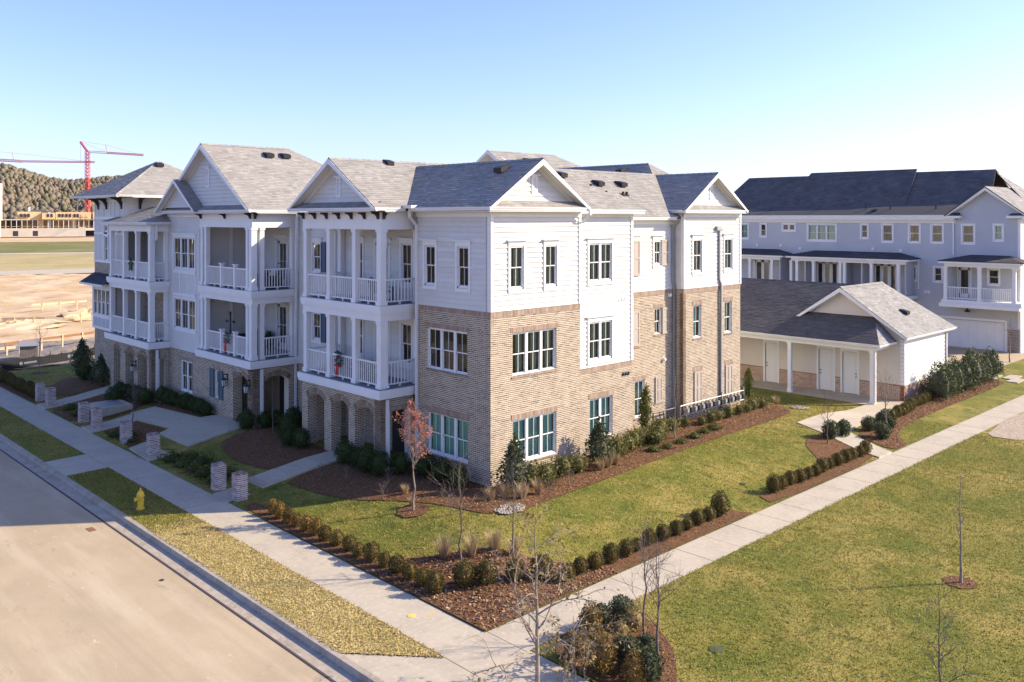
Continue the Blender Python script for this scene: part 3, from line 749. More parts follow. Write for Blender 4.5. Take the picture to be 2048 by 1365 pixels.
# ---- second bay (y = .4)
F2 = ('B', .4); b2 = [(5.52, 6.90, 7.20, 8.71), (5.52, 6.90, 4.13, 5.64), (5.60, 6.98, 1.07, 2.62)]
brick_wall(F2, 4.58, 8.22, ZB, 3.68, [b2[2]], HB); belt(F2, 4.58, 8.22, HB, 3.68)
siding_wall(F2, 4.58, 8.22, 3.88, ZE, b2[:2], HB)
window(F2, *b2[0], 2, HB, 'siding'); window(F2, *b2[1], 2, HB, 'siding'); window(F2, *b2[2], 2, HB, fill='blind')
box('corner_board', 'trim', F2, 8.10, 8.245, -.1, .052, 3.88, ZE-.2); box('frieze', 'trim', F2, 4.58, 8.26, -.01, .055, ZE-.2, ZE)
# ---- recess (y = 1.65)
F3 = ('B', 1.65); r3 = (11.33, 11.84, 7.60, 8.71); r2 = (11.42, 11.93, 4.48, 5.66); r1 = (10.0, 10.70, .98, 2.60)
brick_wall(F3, 8.0, 12.9, ZB, 6.27, [r2, r1], HB); belt(F3, 8.0, 12.9, HB); siding_wall(F3, 8.0, 12.9, Z3, 9.7, [r3], HB)
window(F3, *r3, 1, HB, 'siding'); window(F3, *r2, 1, HB); window(F3, *r1, 1, HB, fill='blind')
for a in ((11.86, 12.33, 7.55, 8.72), (11.95, 12.38, 4.48, 5.66), (9.42, 9.84, 7.18, 8.72), (9.85, 10.28, 7.18, 8.72), (9.42, 9.84, 4.13, 5.66), (9.85, 10.28, 4.13, 5.66), (11.44, 11.68, 1.44, 2.60), (11.69, 11.92, 1.44, 2.60)):
    shutter(F3, *a, HB, n=.042 if a[2] > 7 else .012)
box('shutter_head', 'trim', F3, 9.36, 10.40, 0, .1, 8.9, 8.94)
for a in ((9.36, 10.34, 4.03), (11.36, 12.0, 1.36)): bricks(F3, a[0], a[1], a[2], a[2]+.075, lambda z: [], HB, proud=.045, soldier=True, name='sill')
box('frieze', 'trim', F3, 8.2, 12.9, -.01, .04, 9.42, 9.7)
# ---- third bay (y = 1.15) and its return (x = 12.88)
F4 = ('B', 1.15); FAr = ('A', 12.88)
t3 = [(13.62, 14.31, 7.20, 8.73), (16.2, 16.89, 7.20, 8.73)]; t2 = [(13.67, 14.31, 4.16, 5.67), (16.26, 16.89, 4.16, 5.67)]
brick_wall(F4, 12.88, 17.64, ZB, 6.27, t2, HB); belt(F4, 12.88, 17.64, HB); siding_wall(F4, 12.88, 17.64, Z3, ZE, t3, HB)
brick_wall(FAr, 1.15, 1.66, ZB, 6.27, [], HB); belt(FAr, 1.15, 1.66, HB); siding_wall(FAr, 1.15, 1.66, Z3, ZE, [], HB)
for w in t3: window(F4, *w, 1, HB, 'siding')
for w in t2: window(F4, *w, 1, HB, fill='drape')
for a in (13.71, 16.30):
    shutter(F4, a, a+.30, 1.14, 2.63, HB); shutter(F4, a+.31, a+.60, 1.14, 2.63, HB)
    bricks(F4, a-.08, a+.7, 2.64, 2.84, lambda z: [], HB, proud=.02, soldier=True, name='lintel'); bricks(F4, a-.05, a+.66, 1.05, 1.12, lambda z: [], HB, proud=.045, soldier=True, name='sill')
mb = MB(); fb(mb, F4, 12.86, 12.98, 0, .052, Z3, ZE-.2); fb(mb, FAr, 1.14, 1.25, -.01, .046, Z3+.001, ZE-.2); mb.build('corner_board', 'trim', HB)
box('corner_board', 'trim', F4, 17.53, 17.665, -.1, .052, Z3, ZE-.2); box('frieze', 'trim', F4, 12.83, 17.68, -.01, .055, ZE-.2, ZE); box('frieze', 'trim', FAr, 1.1, 1.66, -.01, .05, ZE-.2, ZE)
# ---- unseen back shell, floors and inner core
mb = MB(); mb.box(17.44, 17.64, 1.36, 30, .2, 9.9); mb.box(0, 17.6, 30, 30.2, .2, 9.9); mb.box(4.4, 4.58, .05, .6, .2, 9.9); mb.box(8.02, 8.21, .45, 1.9, .2, 9.9); mb.build('back_wall', 'siding', HB)
mb = MB()
mb.box(2.8, 15, 4.4, 28, .2, 10); mb.box(.22, 4.35, .22, 6, 3.15, 3.35); mb.box(.22, 4.35, .22, 6, 6.2, 6.42)
mb.box(4.6, 17.3, 1.9, 5, 3.15, 3.35); mb.box(4.6, 17.3, 1.9, 5, 6.2, 6.42); mb.box(2.75, 4.3, 2.9, 4.4, .2, 9.8); mb.build('inner_core', 'interior', HB)
# ---- near stacked porch with brick arcade
FR1 = ('A', -1.4)
zs, rise = 2.42, .23
ar = [((9.5+8.25)/2, .625, zs, rise), ((7.74+6.53)/2, .605, zs, rise), ((6.08+4.86)/2, .61, zs, rise)]
arcade(FR1, 4.42, 9.95, ZB, 3.02, ar, .42, HB)
for e, d in ((9.5, .42), (7.74, .42), (6.08, .42)):
    bricks(('B', e), -1.4, -.98, ZB, 2.42, lambda z: [], HB)
arcade(('B', 4.42), -1.4, .1, ZB, 3.02, [], .40, HB, extra=[(-1.03, -.02, 0, 2.52)])
bricks(('B', 4.42), -1.03, -.02, 2.53, 2.72, lambda z: [], HB, proud=.02, soldier=True, name='lintel')
brick_wall(('B', 9.6), -.98, .48, ZB, 3.02, [], HB)  # end wall added to darken the porch behind the arches
box('porch_floor', 'concrete', ('A', .5), 4.45, 9.9, 0, 1.9, .2, .42)
FW = ('A', .48)
pw1 = (11.55, 12.2, 4.3, 5.5); pw2 = (11.55, 12.2, 7.35, 8.6)
q2 = [(5.0, 5.65, 4.0, 5.6), (8.3, 8.95, 4.0, 5.6)]; q3 = [(5.0, 5.65, 7.1, 8.7), (8.3, 8.95, 7.1, 8.7)]
d2 = (6.45, 7.4, 3.45, 5.65); d3 = (6.45, 7.4, 6.5, 8.7)
g1 = [(8.2, 9.3, 1.1, 2.5)]
brick_wall(FW, 4.0, 13.75, ZB, 3.1, g1+[(5.35, 6.3, .4, 2.55)], HB)
siding_wall(FW, 4.0, 13.75, 3.1, ZE, [pw1, pw2, d2, d3]+q2+q3, HB)
window(FW, *g1[0], 2, HB, fill='blind')
for w in q2+q3: window(FW, *w, 1, HB, 'siding', fill='warm')
for w in (pw1, pw2):
    window(FW, *w, 1, HB, 'siding', fill='warm'); shutter(FW, w[0]-.48, w[0]-.1, w[2]-.05, w[3]+.03, HB, 'shutter_dark', .05); shutter(FW, w[1]+.1, w[1]+.48, w[2]-.05, w[3]+.03, HB, 'shutter_dark', .05)
def glazed_door(F, h, parent, mat='door_white', grid=3):
    s0, s1, z0, z1 = h; mb = MB(); t = .1
    fb(mb, F, s0, s0+t, -.12, .03, z0, z1); fb(mb, F, s1-t, s1, -.12, .03, z0, z1); fb(mb, F, s0, s1, -.12, .03, z1-t, z1)
    a, b = s0+t, s1-t
    fb(mb, F, a, a+.13, -.09, -.04, z0, z1-t); fb(mb, F, b-.13, b, -.09, -.04, z0, z1-t); fb(mb, F, a, b, -.09, -.04, z0, z0+.25); fb(mb, F, a, b, -.09, -.04, z1-t-.14, z1-t)
    zz = z0+.25; hh = (z1-t-.14-zz)
    for i in range(1, grid): fb(mb, F, a, b, -.085, -.045, zz+hh*i/grid-.012, zz+hh*i/grid+.012)
    m = (a+b)/2; fb(mb, F, m-.011, m+.011, -.085, -.045, zz, zz+hh)
    fb(mb, F, s0-.1, s1+.1, -.01, .05, z1, z1+.14); fb(mb, F, s0-.16, s1+.16, -.01, .11, z1+.14, z1+.18); fb(mb, F, s0-.09, s0, -.01, .045, z0, z1); fb(mb, F, s1, s1+.09, -.01, .045, z0, z1)
    d = mb.build('door', mat, parent); pane(F, a+.12, b-.12, -.065, zz, zz+hh, d)
    k = MB(); c = FP(F, b-.06, -.02, z0+1.0); k.lathe([(.03, -.03), (.035, 0), (.02, .03)], c, 8); k.build('handle', 'metal_dark', d)
    return d
glazed_door(FW, d2, HB); glazed_door(FW, d3, HB)
MB().box(.5, .58, 5.36, 6.29, .4, 2.54).build('front_door', 'door_dark', HB)
def slab(x0, x1, y0, y1, z, parent, th=.24, lip=.0):
    mb = MB().box(x0, x1, y0, y1, z-th, z-.012); mb.box(x0+.02, x1, y0+.02, y1-.02, z-th-.10, z-th)
    s = mb.build('porch_slab', 'trim', parent)
    MB().box(x0+.06, x1, y0+.06, y1-.06, z-.012, z).build('decking', 'deck', s)
    return s
slab(-1.62, .47, 4.2, 9.96, Z2, HB); slab(-1.50, .47, 4.32, 9.92, Z3, HB, .22)
def beam(x0, x1, y0, y1, z0, z1, parent, w=.26, back=True, sides=(1, 1)):
    mb = MB().box(x0, x0+w, y0, y1, z0, z1)
    if sides[0]: mb.box(x0+w, x1, y0, y0+w, z0, z1)
    if sides[1]: mb.box(x0+w, x1, y1-w, y1, z0, z1)
    return mb.build('porch_beam', 'trim', parent)
beam(-1.42, .47, 4.40, 9.86, 5.88, Z3-.32, HB); beam(-1.42, .47, 4.40, 9.86, 9.26, ZE-.03, HB)
mb = MB().box(-1.40, .47, 4.45, 9.8, 6.13, 6.15).box(-1.40, .47, 4.45, 9.8, 9.60, 9.63); mb.build('porch_ceiling', 'soffit', HB)
mb = MB().box(-1.435, -1.42, 4.385, 9.875, 9.60, 9.63).box(-1.42, .1, 4.385, 4.40, 9.60, 9.63); mb.build('beam_moulding', 'trim', HB)
ycol = [4.53, 6.18, 7.98, 9.72]
for zd, zt in ((Z2, 5.88), (Z3, 9.26)):
    for y in ycol: column(-1.29, y, zd, zt, HB, .23 if y > 4.6 else .26)
    column(.34, 4.53, zd, zt, HB); column(.34, 9.72, zd, zt, HB)
    for a, b in zip(ycol[:-1], ycol[1:]): railing(('A', -1.29), a+.12, b-.12, 0, zd, HB)
    railing(('B', 4.53), -1.16, .23, 0, zd, HB, .15); railing(('B', 9.72), -1.16, .23, 0, zd, HB, .15)
for i in range(7): bracket(('A', -1.42), 4.52+i*.873, ZE-.02, 0, HB)
bracket(('B', 4.40), -1.30, ZE-.02, 0, HB)
# ---- middle section (x = -1.7), y 13.6 .. 22.5
FM = ('A', -1.7); mw1 = (19.75, 21.1, 1.07, 2.6); sw1 = (16.85, 17.32, 1.28, 2.56)
arcade(FM, 13.62, 22.62, ZB, 3.1, [((15.45+14.06)/2, .695, 2.44, .24)], .42, HB, extra=[mw1, sw1])
bricks(('B', 15.45), -1.7, -1.28, ZB, 2.44, lambda z: [], HB)
window(FM, *mw1, 2, HB, fill='dark'); window(FM, *sw1, 1, HB, fill='blind')
shutter(FM, sw1[0]-.42, sw1[0]-.02, sw1[2]-.03, sw1[3]+.03, HB, 'shutter_dark', .02); shutter(FM, sw1[1]+.02, sw1[1]+.44, sw1[2]-.03, sw1[3]+.03, HB, 'shutter_dark', .02)
arcade(('B', 13.62), -1.7, .48, ZB, 3.1, [(-.535, .615, 2.40, .25)], .42, HB)
box('porch_floor', 'concrete', ('A', 1.0), 13.7, 19, 0, 2.6, .2, .43)
box('entry_wall', 'brick', ('A', .6), 13.9, 19, -.2, 0, .3, 3.1); box('entry_door', 'door_dark', ('A', .58), 14.2, 15.3, -.02, .03, .43, 2.6)
box('entry_side', 'brick', ('B', 16.4), -1.3, .6, -.2, 0, .3, 3.1)
tw3 = (19.42, 21.88, 7.14, 8.72); tw2 = (19.36, 21.08+.75, 4.14, 5.66)
siding_wall(FM, 18.9, 22.62, 3.1, ZE, [tw3, tw2], HB, pieces=False)
window(FM, *tw3, 3, HB, 'siding', fill='warm'); window(FM, *tw2, 3, HB, 'plain', fill='warm')
mb = MB()
for s in (19.3, 20.2, 21.1, 21.9): fb(mb, FM, s, s+.09, 0, .045, 5.77, 7.0)
fb(mb, FM, 19.3, 21.99, 0, .05, 6.92, 7.02); fb(mb, FM, 19.3, 21.99, 0, .048, 5.78, 5.95); mb.build('spandrel_trim', 'trim', HB)
FMb = ('A', 1.0); md2 = (15.35, 16.4, 3.45, 5.65); md3 = (15.35, 16.4, 6.5, 8.7)
siding_wall(FMb, 13.6, 19.0, 3.1, ZE, [md2, md3], HB, pieces=False); siding_wall(('B', 18.9), -1.7, 1.0, 3.1, ZE, [], HB, pieces=False)
glazed_door(FMb, md2, HB, grid=2); glazed_door(FMb, md3, HB, grid=2)
mb = MB().box(.94, .999, 17.7, 17.85, 3.1, 9.3).box(-.2, -.05, 18.82, 18.899, 3.1, 9.3); mb.build('corner_board', 'trim', HB)
slab(-1.92, 1.0, 13.42, 18.98, Z2, HB); slab(-1.82, 1.0, 13.5, 18.92, Z3, HB, .22)
beam(-1.72, 1.0, 13.62, 18.9, 5.88, Z3-.32, HB, sides=(1, 0)); beam(-1.72, 1.0, 13.62, 18.9, 9.26, ZE-.03, HB, sides=(1, 0))
mb = MB().box(-1.7, .99, 13.7, 18.88, 6.13, 6.15).box(-1.7, .99, 13.7, 18.88, 9.60, 9.63); mb.build('porch_ceiling', 'soffit', HB)
mb = MB().box(-1.735, -1.72, 13.605, 18.9, 9.60, 9.63).box(-1.72, .45, 13.605, 13.62, 9.60, 9.63); mb.build('beam_moulding', 'trim', HB)
for zd, zt in ((Z2, 5.88), (Z3, 9.26)):
    column(-1.59, 13.80, zd, zt, HB, .27); column(-1.59, 14.18, zd, zt, HB, .2); column(-1.59, 18.72, zd, zt, HB, .24); column(-1.59, 18.35, zd, zt, HB, .2); column(.36, 13.76, zd, zt, HB, .22); column(-1.2, 13.78, zd, zt, HB, .2)
    for y in (15.45, 16.8):
        mb = MB().box(-1.67, -1.51, y-.08, y+.08, zd, zd+1.06).box(-1.70, -1.48, y-.11, y+.11, zd+1.06, zd+1.12); mb.build('rail_post', 'trim', HB)
    for a, b in ((14.28, 15.37), (15.53, 16.72), (16.88, 18.25)): railing(('A', -1.59), a, b, 0, zd, HB)
    railing(('B', 13.76), -1.1, .26, 0, zd, HB, .13)
for y in (13.75, 16.2, 18.7): bracket(('A', -1.72), y, ZE-.02, 0, HB)
bracket(('B', 13.62), -1.6, ZE-.02, 0, HB)
box('frieze', 'trim', FM, 18.9, 22.62, -.01, .055, ZE-.2, ZE); box('frieze', 'trim', FW, 9.9, 13.6, -.01, .05, ZE-.2, ZE)
# ---- far porch (x = -2.6) and far hipped block (x = -2.2)
FF = ('A', -2.6)
arcade(FF, 22.52, 28.22, ZB, 3.05, [(27.245, .475, 2.42, .25), (25.41, .59, 2.42, .25), (23.7, .6, 2.42, .25)], .42, HB)
for e in (27.72, 26.0, 24.3): bricks(('B', e), -2.6, -2.18, ZB, 2.42, lambda z: [], HB)
arcade(('B', 22.52), -2.6, -1.68, ZB, 3.05, [], .3, HB, extra=[(-2.25, -1.85, 0, 2.52)])
bricks(('B', 22.52), -2.25, -1.85, 2.53, 2.72, lambda z: [], HB, proud=.02, soldier=True, name='lintel')
slab(-2.84, -.6, 22.34, 28.5, Z2, HB); slab(-2.76, -.6, 22.4, 28.4, Z3, HB, .22)
FFb = ('A', -.7); fw3 = (24.9, 25.5, 7.1, 8.7); fw2 = (24.9, 25.5, 4.0, 5.6)
brick_wall(FFb, 22.5, 28.3, ZB, Z3, [fw2], HB); siding_wall(FFb, 22.5, 28.3, Z3, ZE, [fw3], HB, pieces=False)
window(FFb, *fw3, 1, HB, 'siding'); window(FFb, *fw2, 1, HB)
siding_wall(('B', 22.62), -1.7, -.7, 3.1, ZE, [], HB, pieces=False); siding_wall(('B', 28.3), -2.2, -.7, 3.4, 9.3, [], HB, pieces=False)
beam(-2.66, -.7, 22.5, 28.3, 5.9, Z3-.32, HB); beam(-2.66, -.7, 22.5, 28.3, 8.99, 9.35, HB)
mb = MB().box(-2.6, -.7, 22.6, 28.2, 6.13, 6.15).box(-2.6, -.7, 22.6, 28.2, 9.30, 9.33); mb.build('porch_ceiling', 'soffit', HB)
fy = [22.68, 24.48, 26.2, 28.1]
for zd, zt in ((Z2, 5.9), (Z3, 8.99)):
    for y in fy: column(-2.54, y, zd, zt, HB, .2 if y > 23 else .25)
    column(-1.8, 22.68, zd, zt, HB, .18)
    for a, b in zip(fy[:-1], fy[1:]): railing(('A', -2.54), a+.1, b-.1, 0, zd, HB, .11)
    railing(('B', 22.68), -2.42, -1.9, 0, zd, HB, .1)
FT = ('A', -2.2)
hw3 = (29.68, 30.24, 7.25, 8.66); hw4 = (29.7, 30.27, 8.9, 9.3)
siding_wall(FT, 27.2, 31.87, Z3+.65, 10.8, [hw3, hw4], HB, pieces=False, ex=5, name='panel_wall'); brick_wall(FT, 28.3, 31.87, ZB, Z3+.65, [], HB)
siding_wall(('B', 27.2), -2.2, 3, 9.4, 10.8, [], HB, pieces=False, ex=5)
window(FT, *hw3, 1, HB, 'plain'); window(FT, *hw4, 1, HB, 'plain', hung=False)
mb = MB()
for s in (27.3, 28.0, 28.7, 29.35, 30.5, 31.2, 31.78): fb(mb, FT, s, s+.07, 0, .035, Z3+.65, 10.8)
fb(mb, FT, 27.2, 31.87, 0, .05, Z3+.65, Z3+.80); fb(mb, FT, 27.2, 31.87, 0, .045, 8.74, 8.87); fb(mb, FT, 27.2, 31.87, 0, .045, 9.62, 9.76); fb(mb, FT, 27.2, 31.87, 0, .05, 10.6, 10.8); mb.build('batten', 'trim', HB)
bx0 = (28.62, 31.5)
mb = backing(MB(), ('A', -2.45), bx0[0], bx0[1], 3.35, 5.95, [(28.75, 31.3, 4.14, 5.66)], .12); mb.box(-2.45, -2.2, 31.5, 31.55, 3.35, 5.95); mb.box(-2.45, -2.2, 28.57, 28.62, 3.35, 5.95); mb.build('bay', 'trim', HB)
window(('A', -2.45), 28.75, 31.3, 4.14, 5.66, 4, HB, 'none', fill='warm')
mb = MB()
for k in range(4): fb(mb, ('A', -2.45), 28.85+k*.63, 29.38+k*.63, 0, .012, 3.5, 4.0)
mb.build('bay_panel', 'siding_grey', HB)
mb = MB().prism([(-3.0, 28.3, 6.0), (-3.0, 31.95, 6.0), (-2.2, 31.75, 6.5), (-2.2, 28.3, 6.5)], (0, 0, -.05))
br_ = mb.build('bay_roof', 'metal_roof', HB); MB().box(-3.03, -2.97, 28.3, 31.98, 5.88, 5.99).build('fascia', 'trim', br_)
for k in range(11):
    y = 28.4+k*.34; MB().prism([(-3.0, y, 6.0), (-3.0, y+.03, 6.0), (-2.2, y+.03, 6.5), (-2.2, y, 6.5)], (0, 0, .05)).build('roof_seam', 'metal_roof', br_)
for y in (27.6, 29.9, 31.2): bracket(FT, y, 10.8, 0, HB, .12, .62, .6)
bracket(('B', 27.2), -1.4, 10.8, 0, HB, .12, .62, .6); bracket(('B', 27.2), .6, 10.8, 0, HB, .12, .62, .6)
# ---- roofs
k1 = .633
RP = lambda pts, **k: roof_plane(pts, HB, **k)
zr = 10.07
RP([(-1.9, 4.1, zr), (6.0, 4.1, zr), (4.0, 7.15, 12.0), (-1.9, 7.15, 12.0)]); RP([(-1.9, 10.2, zr), (6.0, 10.2, zr), (4.0, 7.15, 12.0), (-1.9, 7.15, 12.0)])
RP([(6.0, 4.1, zr), (6.0, 10.2, zr), (4.0, 7.15, 12.0)])
RP([(-.45, -.45, zr), (-.45, 7.0, zr), (2.1, 7.0, 11.80), (2.1, -.45, 11.80)]); RP([(4.65, -.45, zr), (4.65, 7.0, zr), (2.1, 7.0, 11.80), (2.1, -.45, 11.80)])
RP([(4.66, .03, 10.0), (8.62, .03, 10.0), (7.12, 1.53, 11.0), (3.4, 1.53, 11.0)]); RP([(8.62, .03, 10.0), (8.62, 3.03, 10.0), (7.12, 1.53, 11.0)]); RP([(3.4, 4.5, 9.0), (8.62, 4.5, 9.0), (7.12, 1.53, 11.0), (3.4, 1.53, 11.0)])
Pm = lambda x, y: (x, y, 9.74+.667*(y-1.25))
RP([Pm(4.2, 1.25), Pm(14.9, 1.25), Pm(14.9, 4.4), Pm(4.2, 4.4)]); RP([Pm(14.9, 1.25), Pm(17.6, 1.25), Pm(16.7, 4.3), Pm(15.8, 5.35), Pm(14.9, 4.4)])
RP([(11.8, 4.5, 9.79), (11.8, 16, 9.79), (15.8, 16, 12.46), (15.8, 5.35, 12.46), (14.95, 4.5, 11.89)]); RP([(18.0, 4.3, 10.9), (18.0, 16, 10.9), (15.8, 16, 12.46), (15.8, 5.35, 12.46)])
RP([(4.2, 7.6, 9.7), (11.8, 7.6, 9.7), (14.9, 4.4, 11.84), (4.2, 4.4, 11.84)])
RP([(12.48, .75, 10.05), (12.48, 4.7, 10.05), (15.08, 4.7, 11.80), (15.08, .75, 11.80)]); RP([(17.68, .75, 10.05), (17.68, 4.7, 10.05), (15.08, 4.7, 11.80), (15.08, .75, 11.80)])
RP([(-2.12, 13.2, 10.05), (7.2, 13.2, 10.05), (2.5, 17.95, 13.2), (-2.12, 17.95, 13.2)]); RP([(-2.12, 22.7, 10.05), (7.2, 22.7, 10.05), (2.5, 17.95, 13.2), (-2.12, 17.95, 13.2)]); RP([(7.2, 13.2, 10.05), (7.2, 22.7, 10.05), (2.5, 17.95, 13.2)])
RP([(-2.35, 18.15, 10.05), (-1.0, 18.15, 10.05), (-1.0, 20.42, 11.6), (-2.35, 20.42, 11.6)]); RP([(-2.35, 22.7, 10.05), (-1.0, 22.7, 10.05), (-1.0, 20.42, 11.6), (-2.35, 20.42, 11.6)])
RP([(-3.0, 22.25, 9.48), (-3.0, 28.6, 9.48), (-.7, 27.4, 10.3), (-.7, 23.2, 10.3)]); RP([(-3.0, 22.25, 9.48), (-.7, 22.25, 9.48), (-.7, 23.2, 10.3)])
for a, b in (((-3.1, 26.0), (-3.1, 33.1)), ((-3.1, 26.0), (4.3, 26.0)), ((4.3, 26.0), (4.3, 33.1)), ((-3.1, 33.1), (4.3, 33.1))): RP([a+(10.93,), b+(10.93,), (.6, 29.55, 13.05)])
# pent skirts, gable walls and their trim
RP([(-.35, -.45, zr), (4.55, -.45, zr), (4.35, .0, 10.31), (-.15, .0, 10.31)], tab=.25); RP([(12.58, .75, 10.05), (17.58, .75, 10.05), (17.35, 1.15, 10.29), (12.8, 1.15, 10.29)], tab=.25)
RP([(-1.9, 4.2, zr), (-1.9, 10.1, zr), (-1.42, 9.9, 10.31), (-1.42, 4.4, 10.31)], tab=.25); RP([(-2.12, 13.3, 10.05), (-2.12, 22.6, 10.05), (-1.72, 22.4, 10.28), (-1.72, 13.5, 10.28)], tab=.25)
def tri(c, half, z0, zp, zb, drop=.1): kk = (zp-z0)/half; h = (zp-drop-zb)/kk; return [(c-h, zb), (c+h, zb), (c, zp-drop)]
gable_wall(FB0, tri(2.1, 2.55, zr, 11.8, 10.3), HB); gable_end(FB0, 2.1, 2.55, zr, 11.8, .45, HB); gable_vent(FB0, 2.1, 10.62, 11.12, .17, HB)
gable_wall(F4, tri(15.08, 2.6, 10.05, 11.8, 10.28), HB); gable_end(F4, 15.08, 2.6, 10.05, 11.8, .40, HB); gable_vent(F4, 15.08, 10.6, 11.1, .17, HB)
Fg = ('A', -1.42)
gable_wall(Fg, tri(7.15, 3.05, zr, 12.0, 10.3), HB); gable_end(Fg, 7.15, 3.05, zr, 12.0, .48, HB); gable_vent(Fg, 7.15, 10.55, 11.2, .2, HB)
Fg2 = ('A', -1.72)
gable_wall(Fg2, tri(17.95, 4.75, 10.05, 13.2, 10.27), HB, pieces=False); gable_end(Fg2, 17.95, 4.75, 10.05, 13.2, .40, HB, rake=.2); gable_vent(Fg2, 17.95, 11.2, 12.0, .24, HB)
Fg3 = ('A', -2.0)
gable_wall(Fg3, tri(20.42, 2.27, 10.05, 11.6, 10.2), HB, pieces=False); gable_end(Fg3, 20.42, 2.27, 10.05, 11.6, .35, HB, rake=.15)
# gutters, soffits
gutter(FB0, -.47, 4.68, .47, zr, HB); gutter(FA0, -.40, 4.05, .46, zr, HB); gutter(F2, 4.68, 8.64, .37+.02, 10.01, HB); gutter(F3, 8.25, 12.55, .42, 9.73, HB); gutter(F4, 12.46, 17.72, .42, 10.05, HB); gutter(FAr, .9, 3.2, .42, 10.05, HB)
gutter(Fg, 4.05, 10.25, .50, zr, HB); gutter(('B', 4.42), -1.9, -.5, .34, zr, HB); gutter(Fg2, 13.15, 22.75, .42, 10.05, HB); gutter(('B', 13.62), -2.1, .8, .42, 10.05, HB); gutter(('A', -2.6), 22.2, 28.65, .42, 9.48, HB); gutter(('B', 22.52), -3.0, -1.45, .28, 9.48, HB)
gutter(('A', -2.2), 25.95, 33.15, .92, 10.93, HB); gutter(('B', 27.2), -3.12, 4.3, 1.2, 10.93, HB); gutter(('B', 10.0), .6, .61, .1, zr, HB)
mb = MB()
for a in ((-.44, 4.62, -.44, 0, ZE), (-.44, 0, 0, 4.1, ZE), (4.6, 8.6, .03, .4, 9.87), (8.2, 12.9, 1.25, 1.65, 9.62), (12.5, 17.68, .76, 1.15, ZE), (12.48, 12.88, .8, 2.2, ZE), (-1.88, -1.42, 4.1, 10.2, ZE), (-1.88, .48, 4.1, 4.4, ZE), (-2.1, -1.7, 13.2, 22.7, ZE-.02), (-2.1, 1, 13.2, 13.62, ZE-.02), (-3.0, -2.6, 22.2, 28.6, 9.35), (-3.08, -2.2, 26, 33, 10.82), (-3.08, 4, 26, 27.2, 10.82), (-3.08, 4, 31.87, 33.05, 10.82)): soffit(mb, *a)
mb.build('soffit', 'soffit', HB)
# downspouts
downspout([(-.40, 4.0, 9.95), (-.40, 4.0, 9.72), (-.07, 4.0, 9.4), (-.07, 4.0, .3)], HB)
downspout([(4.72, -.40, 9.95), (4.72, -.38, 9.8), (4.66, -.06, 9.5), (4.66, .3, 9.45)], HB); downspout([(4.80, .34, 9.1), (4.80, .34, 3.95), (4.72, .33, 3.75), (4.72, .33, .3)], HB); mb = MB(); fb(mb, F2, 4.72, 4.98, 0, .14, 8.98, 9.12); mb.build('conductor_head', 'trim', HB)
downspout([(12.65, 1.25, 9.65), (12.65, 1.5, 9.3), (12.65, 1.58, 9.2), (12.65, 1.58, 6.9), (12.75, 1.56, 6.6), (12.75, 1.58, .3)], HB, 'galv')
downspout([(15.72, 1.08, 9.25), (15.72, 1.08, 6.8), (15.84, 1.06, 6.55), (15.84, 1.08, .4)], HB, 'galv'); mb = MB(); fb(mb, F4, 15.42, 15.75, 0, .16, 9.1, 9.3); fb(mb, F4, 15.6, 16.1, 0, .1, 9.12, 9.2); mb.build('conductor_head', 'galv', HB)
downspout([(-1.16, 4.34, 3.0), (-1.16, 4.34, .5), (-1.16, 4.2, .35), (-1.16, 4.1, .3)], HB, w=.05); downspout([(-1.16, 4.43, 5.85), (-1.16, 4.43, 3.6), (-1.16, 4.3, 3.45)], HB)
downspout([(-.2, 10.1, 9.9), (-.2, 10.1, 9.7), (.3, 10.1, 9.4), (.40, 10.3, .4)], HB); downspout([(-1.30, 13.55, 3.0), (-1.30, 13.55, .4)], HB, w=.055); downspout([(.3, 13.3, 9.9), (.35, 13.5, 3.5), (.35, 13.52, .4)], HB)
downspout([(-2.35, 22.44, 3.0), (-2.35, 22.44, .5), (-2.35, 22.3, .3)], HB, w=.055); downspout([(-2.4, 22.4, 9.35), (-2.4, 22.4, 8.6), (-2.5, 22.5, 8.5)], HB)
mb = MB().box(-.62, .0, 3.62, 4.18, zr-.02, zr+.09); mb.build('rain_diverter', 'trim', HB)
# vents and pipes on the roofs
for x, y, d in ((1.5, 1.0, (-1, 0)),): roof_vent(x, y, 10.07+.678*(x+.45)+.03, d, HB)
for x, y in ((9.6, 3.4), (11.2, 3.4), (7.7, 3.9)): roof_vent(x, y, Pm(x, y)[2]+.03, (0, -1), HB)
for y in (6.6, 9.0, 11.6): roof_vent(15.2, y, 9.79+.667*3.4+.03, (-1, 0), HB)
for x in (1.0, 1.9): roof_vent(x, 17.2, 10.05+.663*4.0+.03, (0, -1), HB)
roof_vent(.4, 29.0, 12.75, (0, -1), HB); roof_vent(.8, 7.0, 11.9, (0, -1), HB, .8)
vent_pipe(8.2, 2.6, Pm(8.2, 2.6)[2], .5, .06, HB); vent_pipe(13.9, 2.4, Pm(13.9, 2.4)[2], .35, .035, HB)
for x, y in ((9.0, 2.75), (9.35, 2.72), (10.5, 2.7), (10.75, 2.7)): vent_pipe(x, y, Pm(x, y)[2], .16, .06, HB)
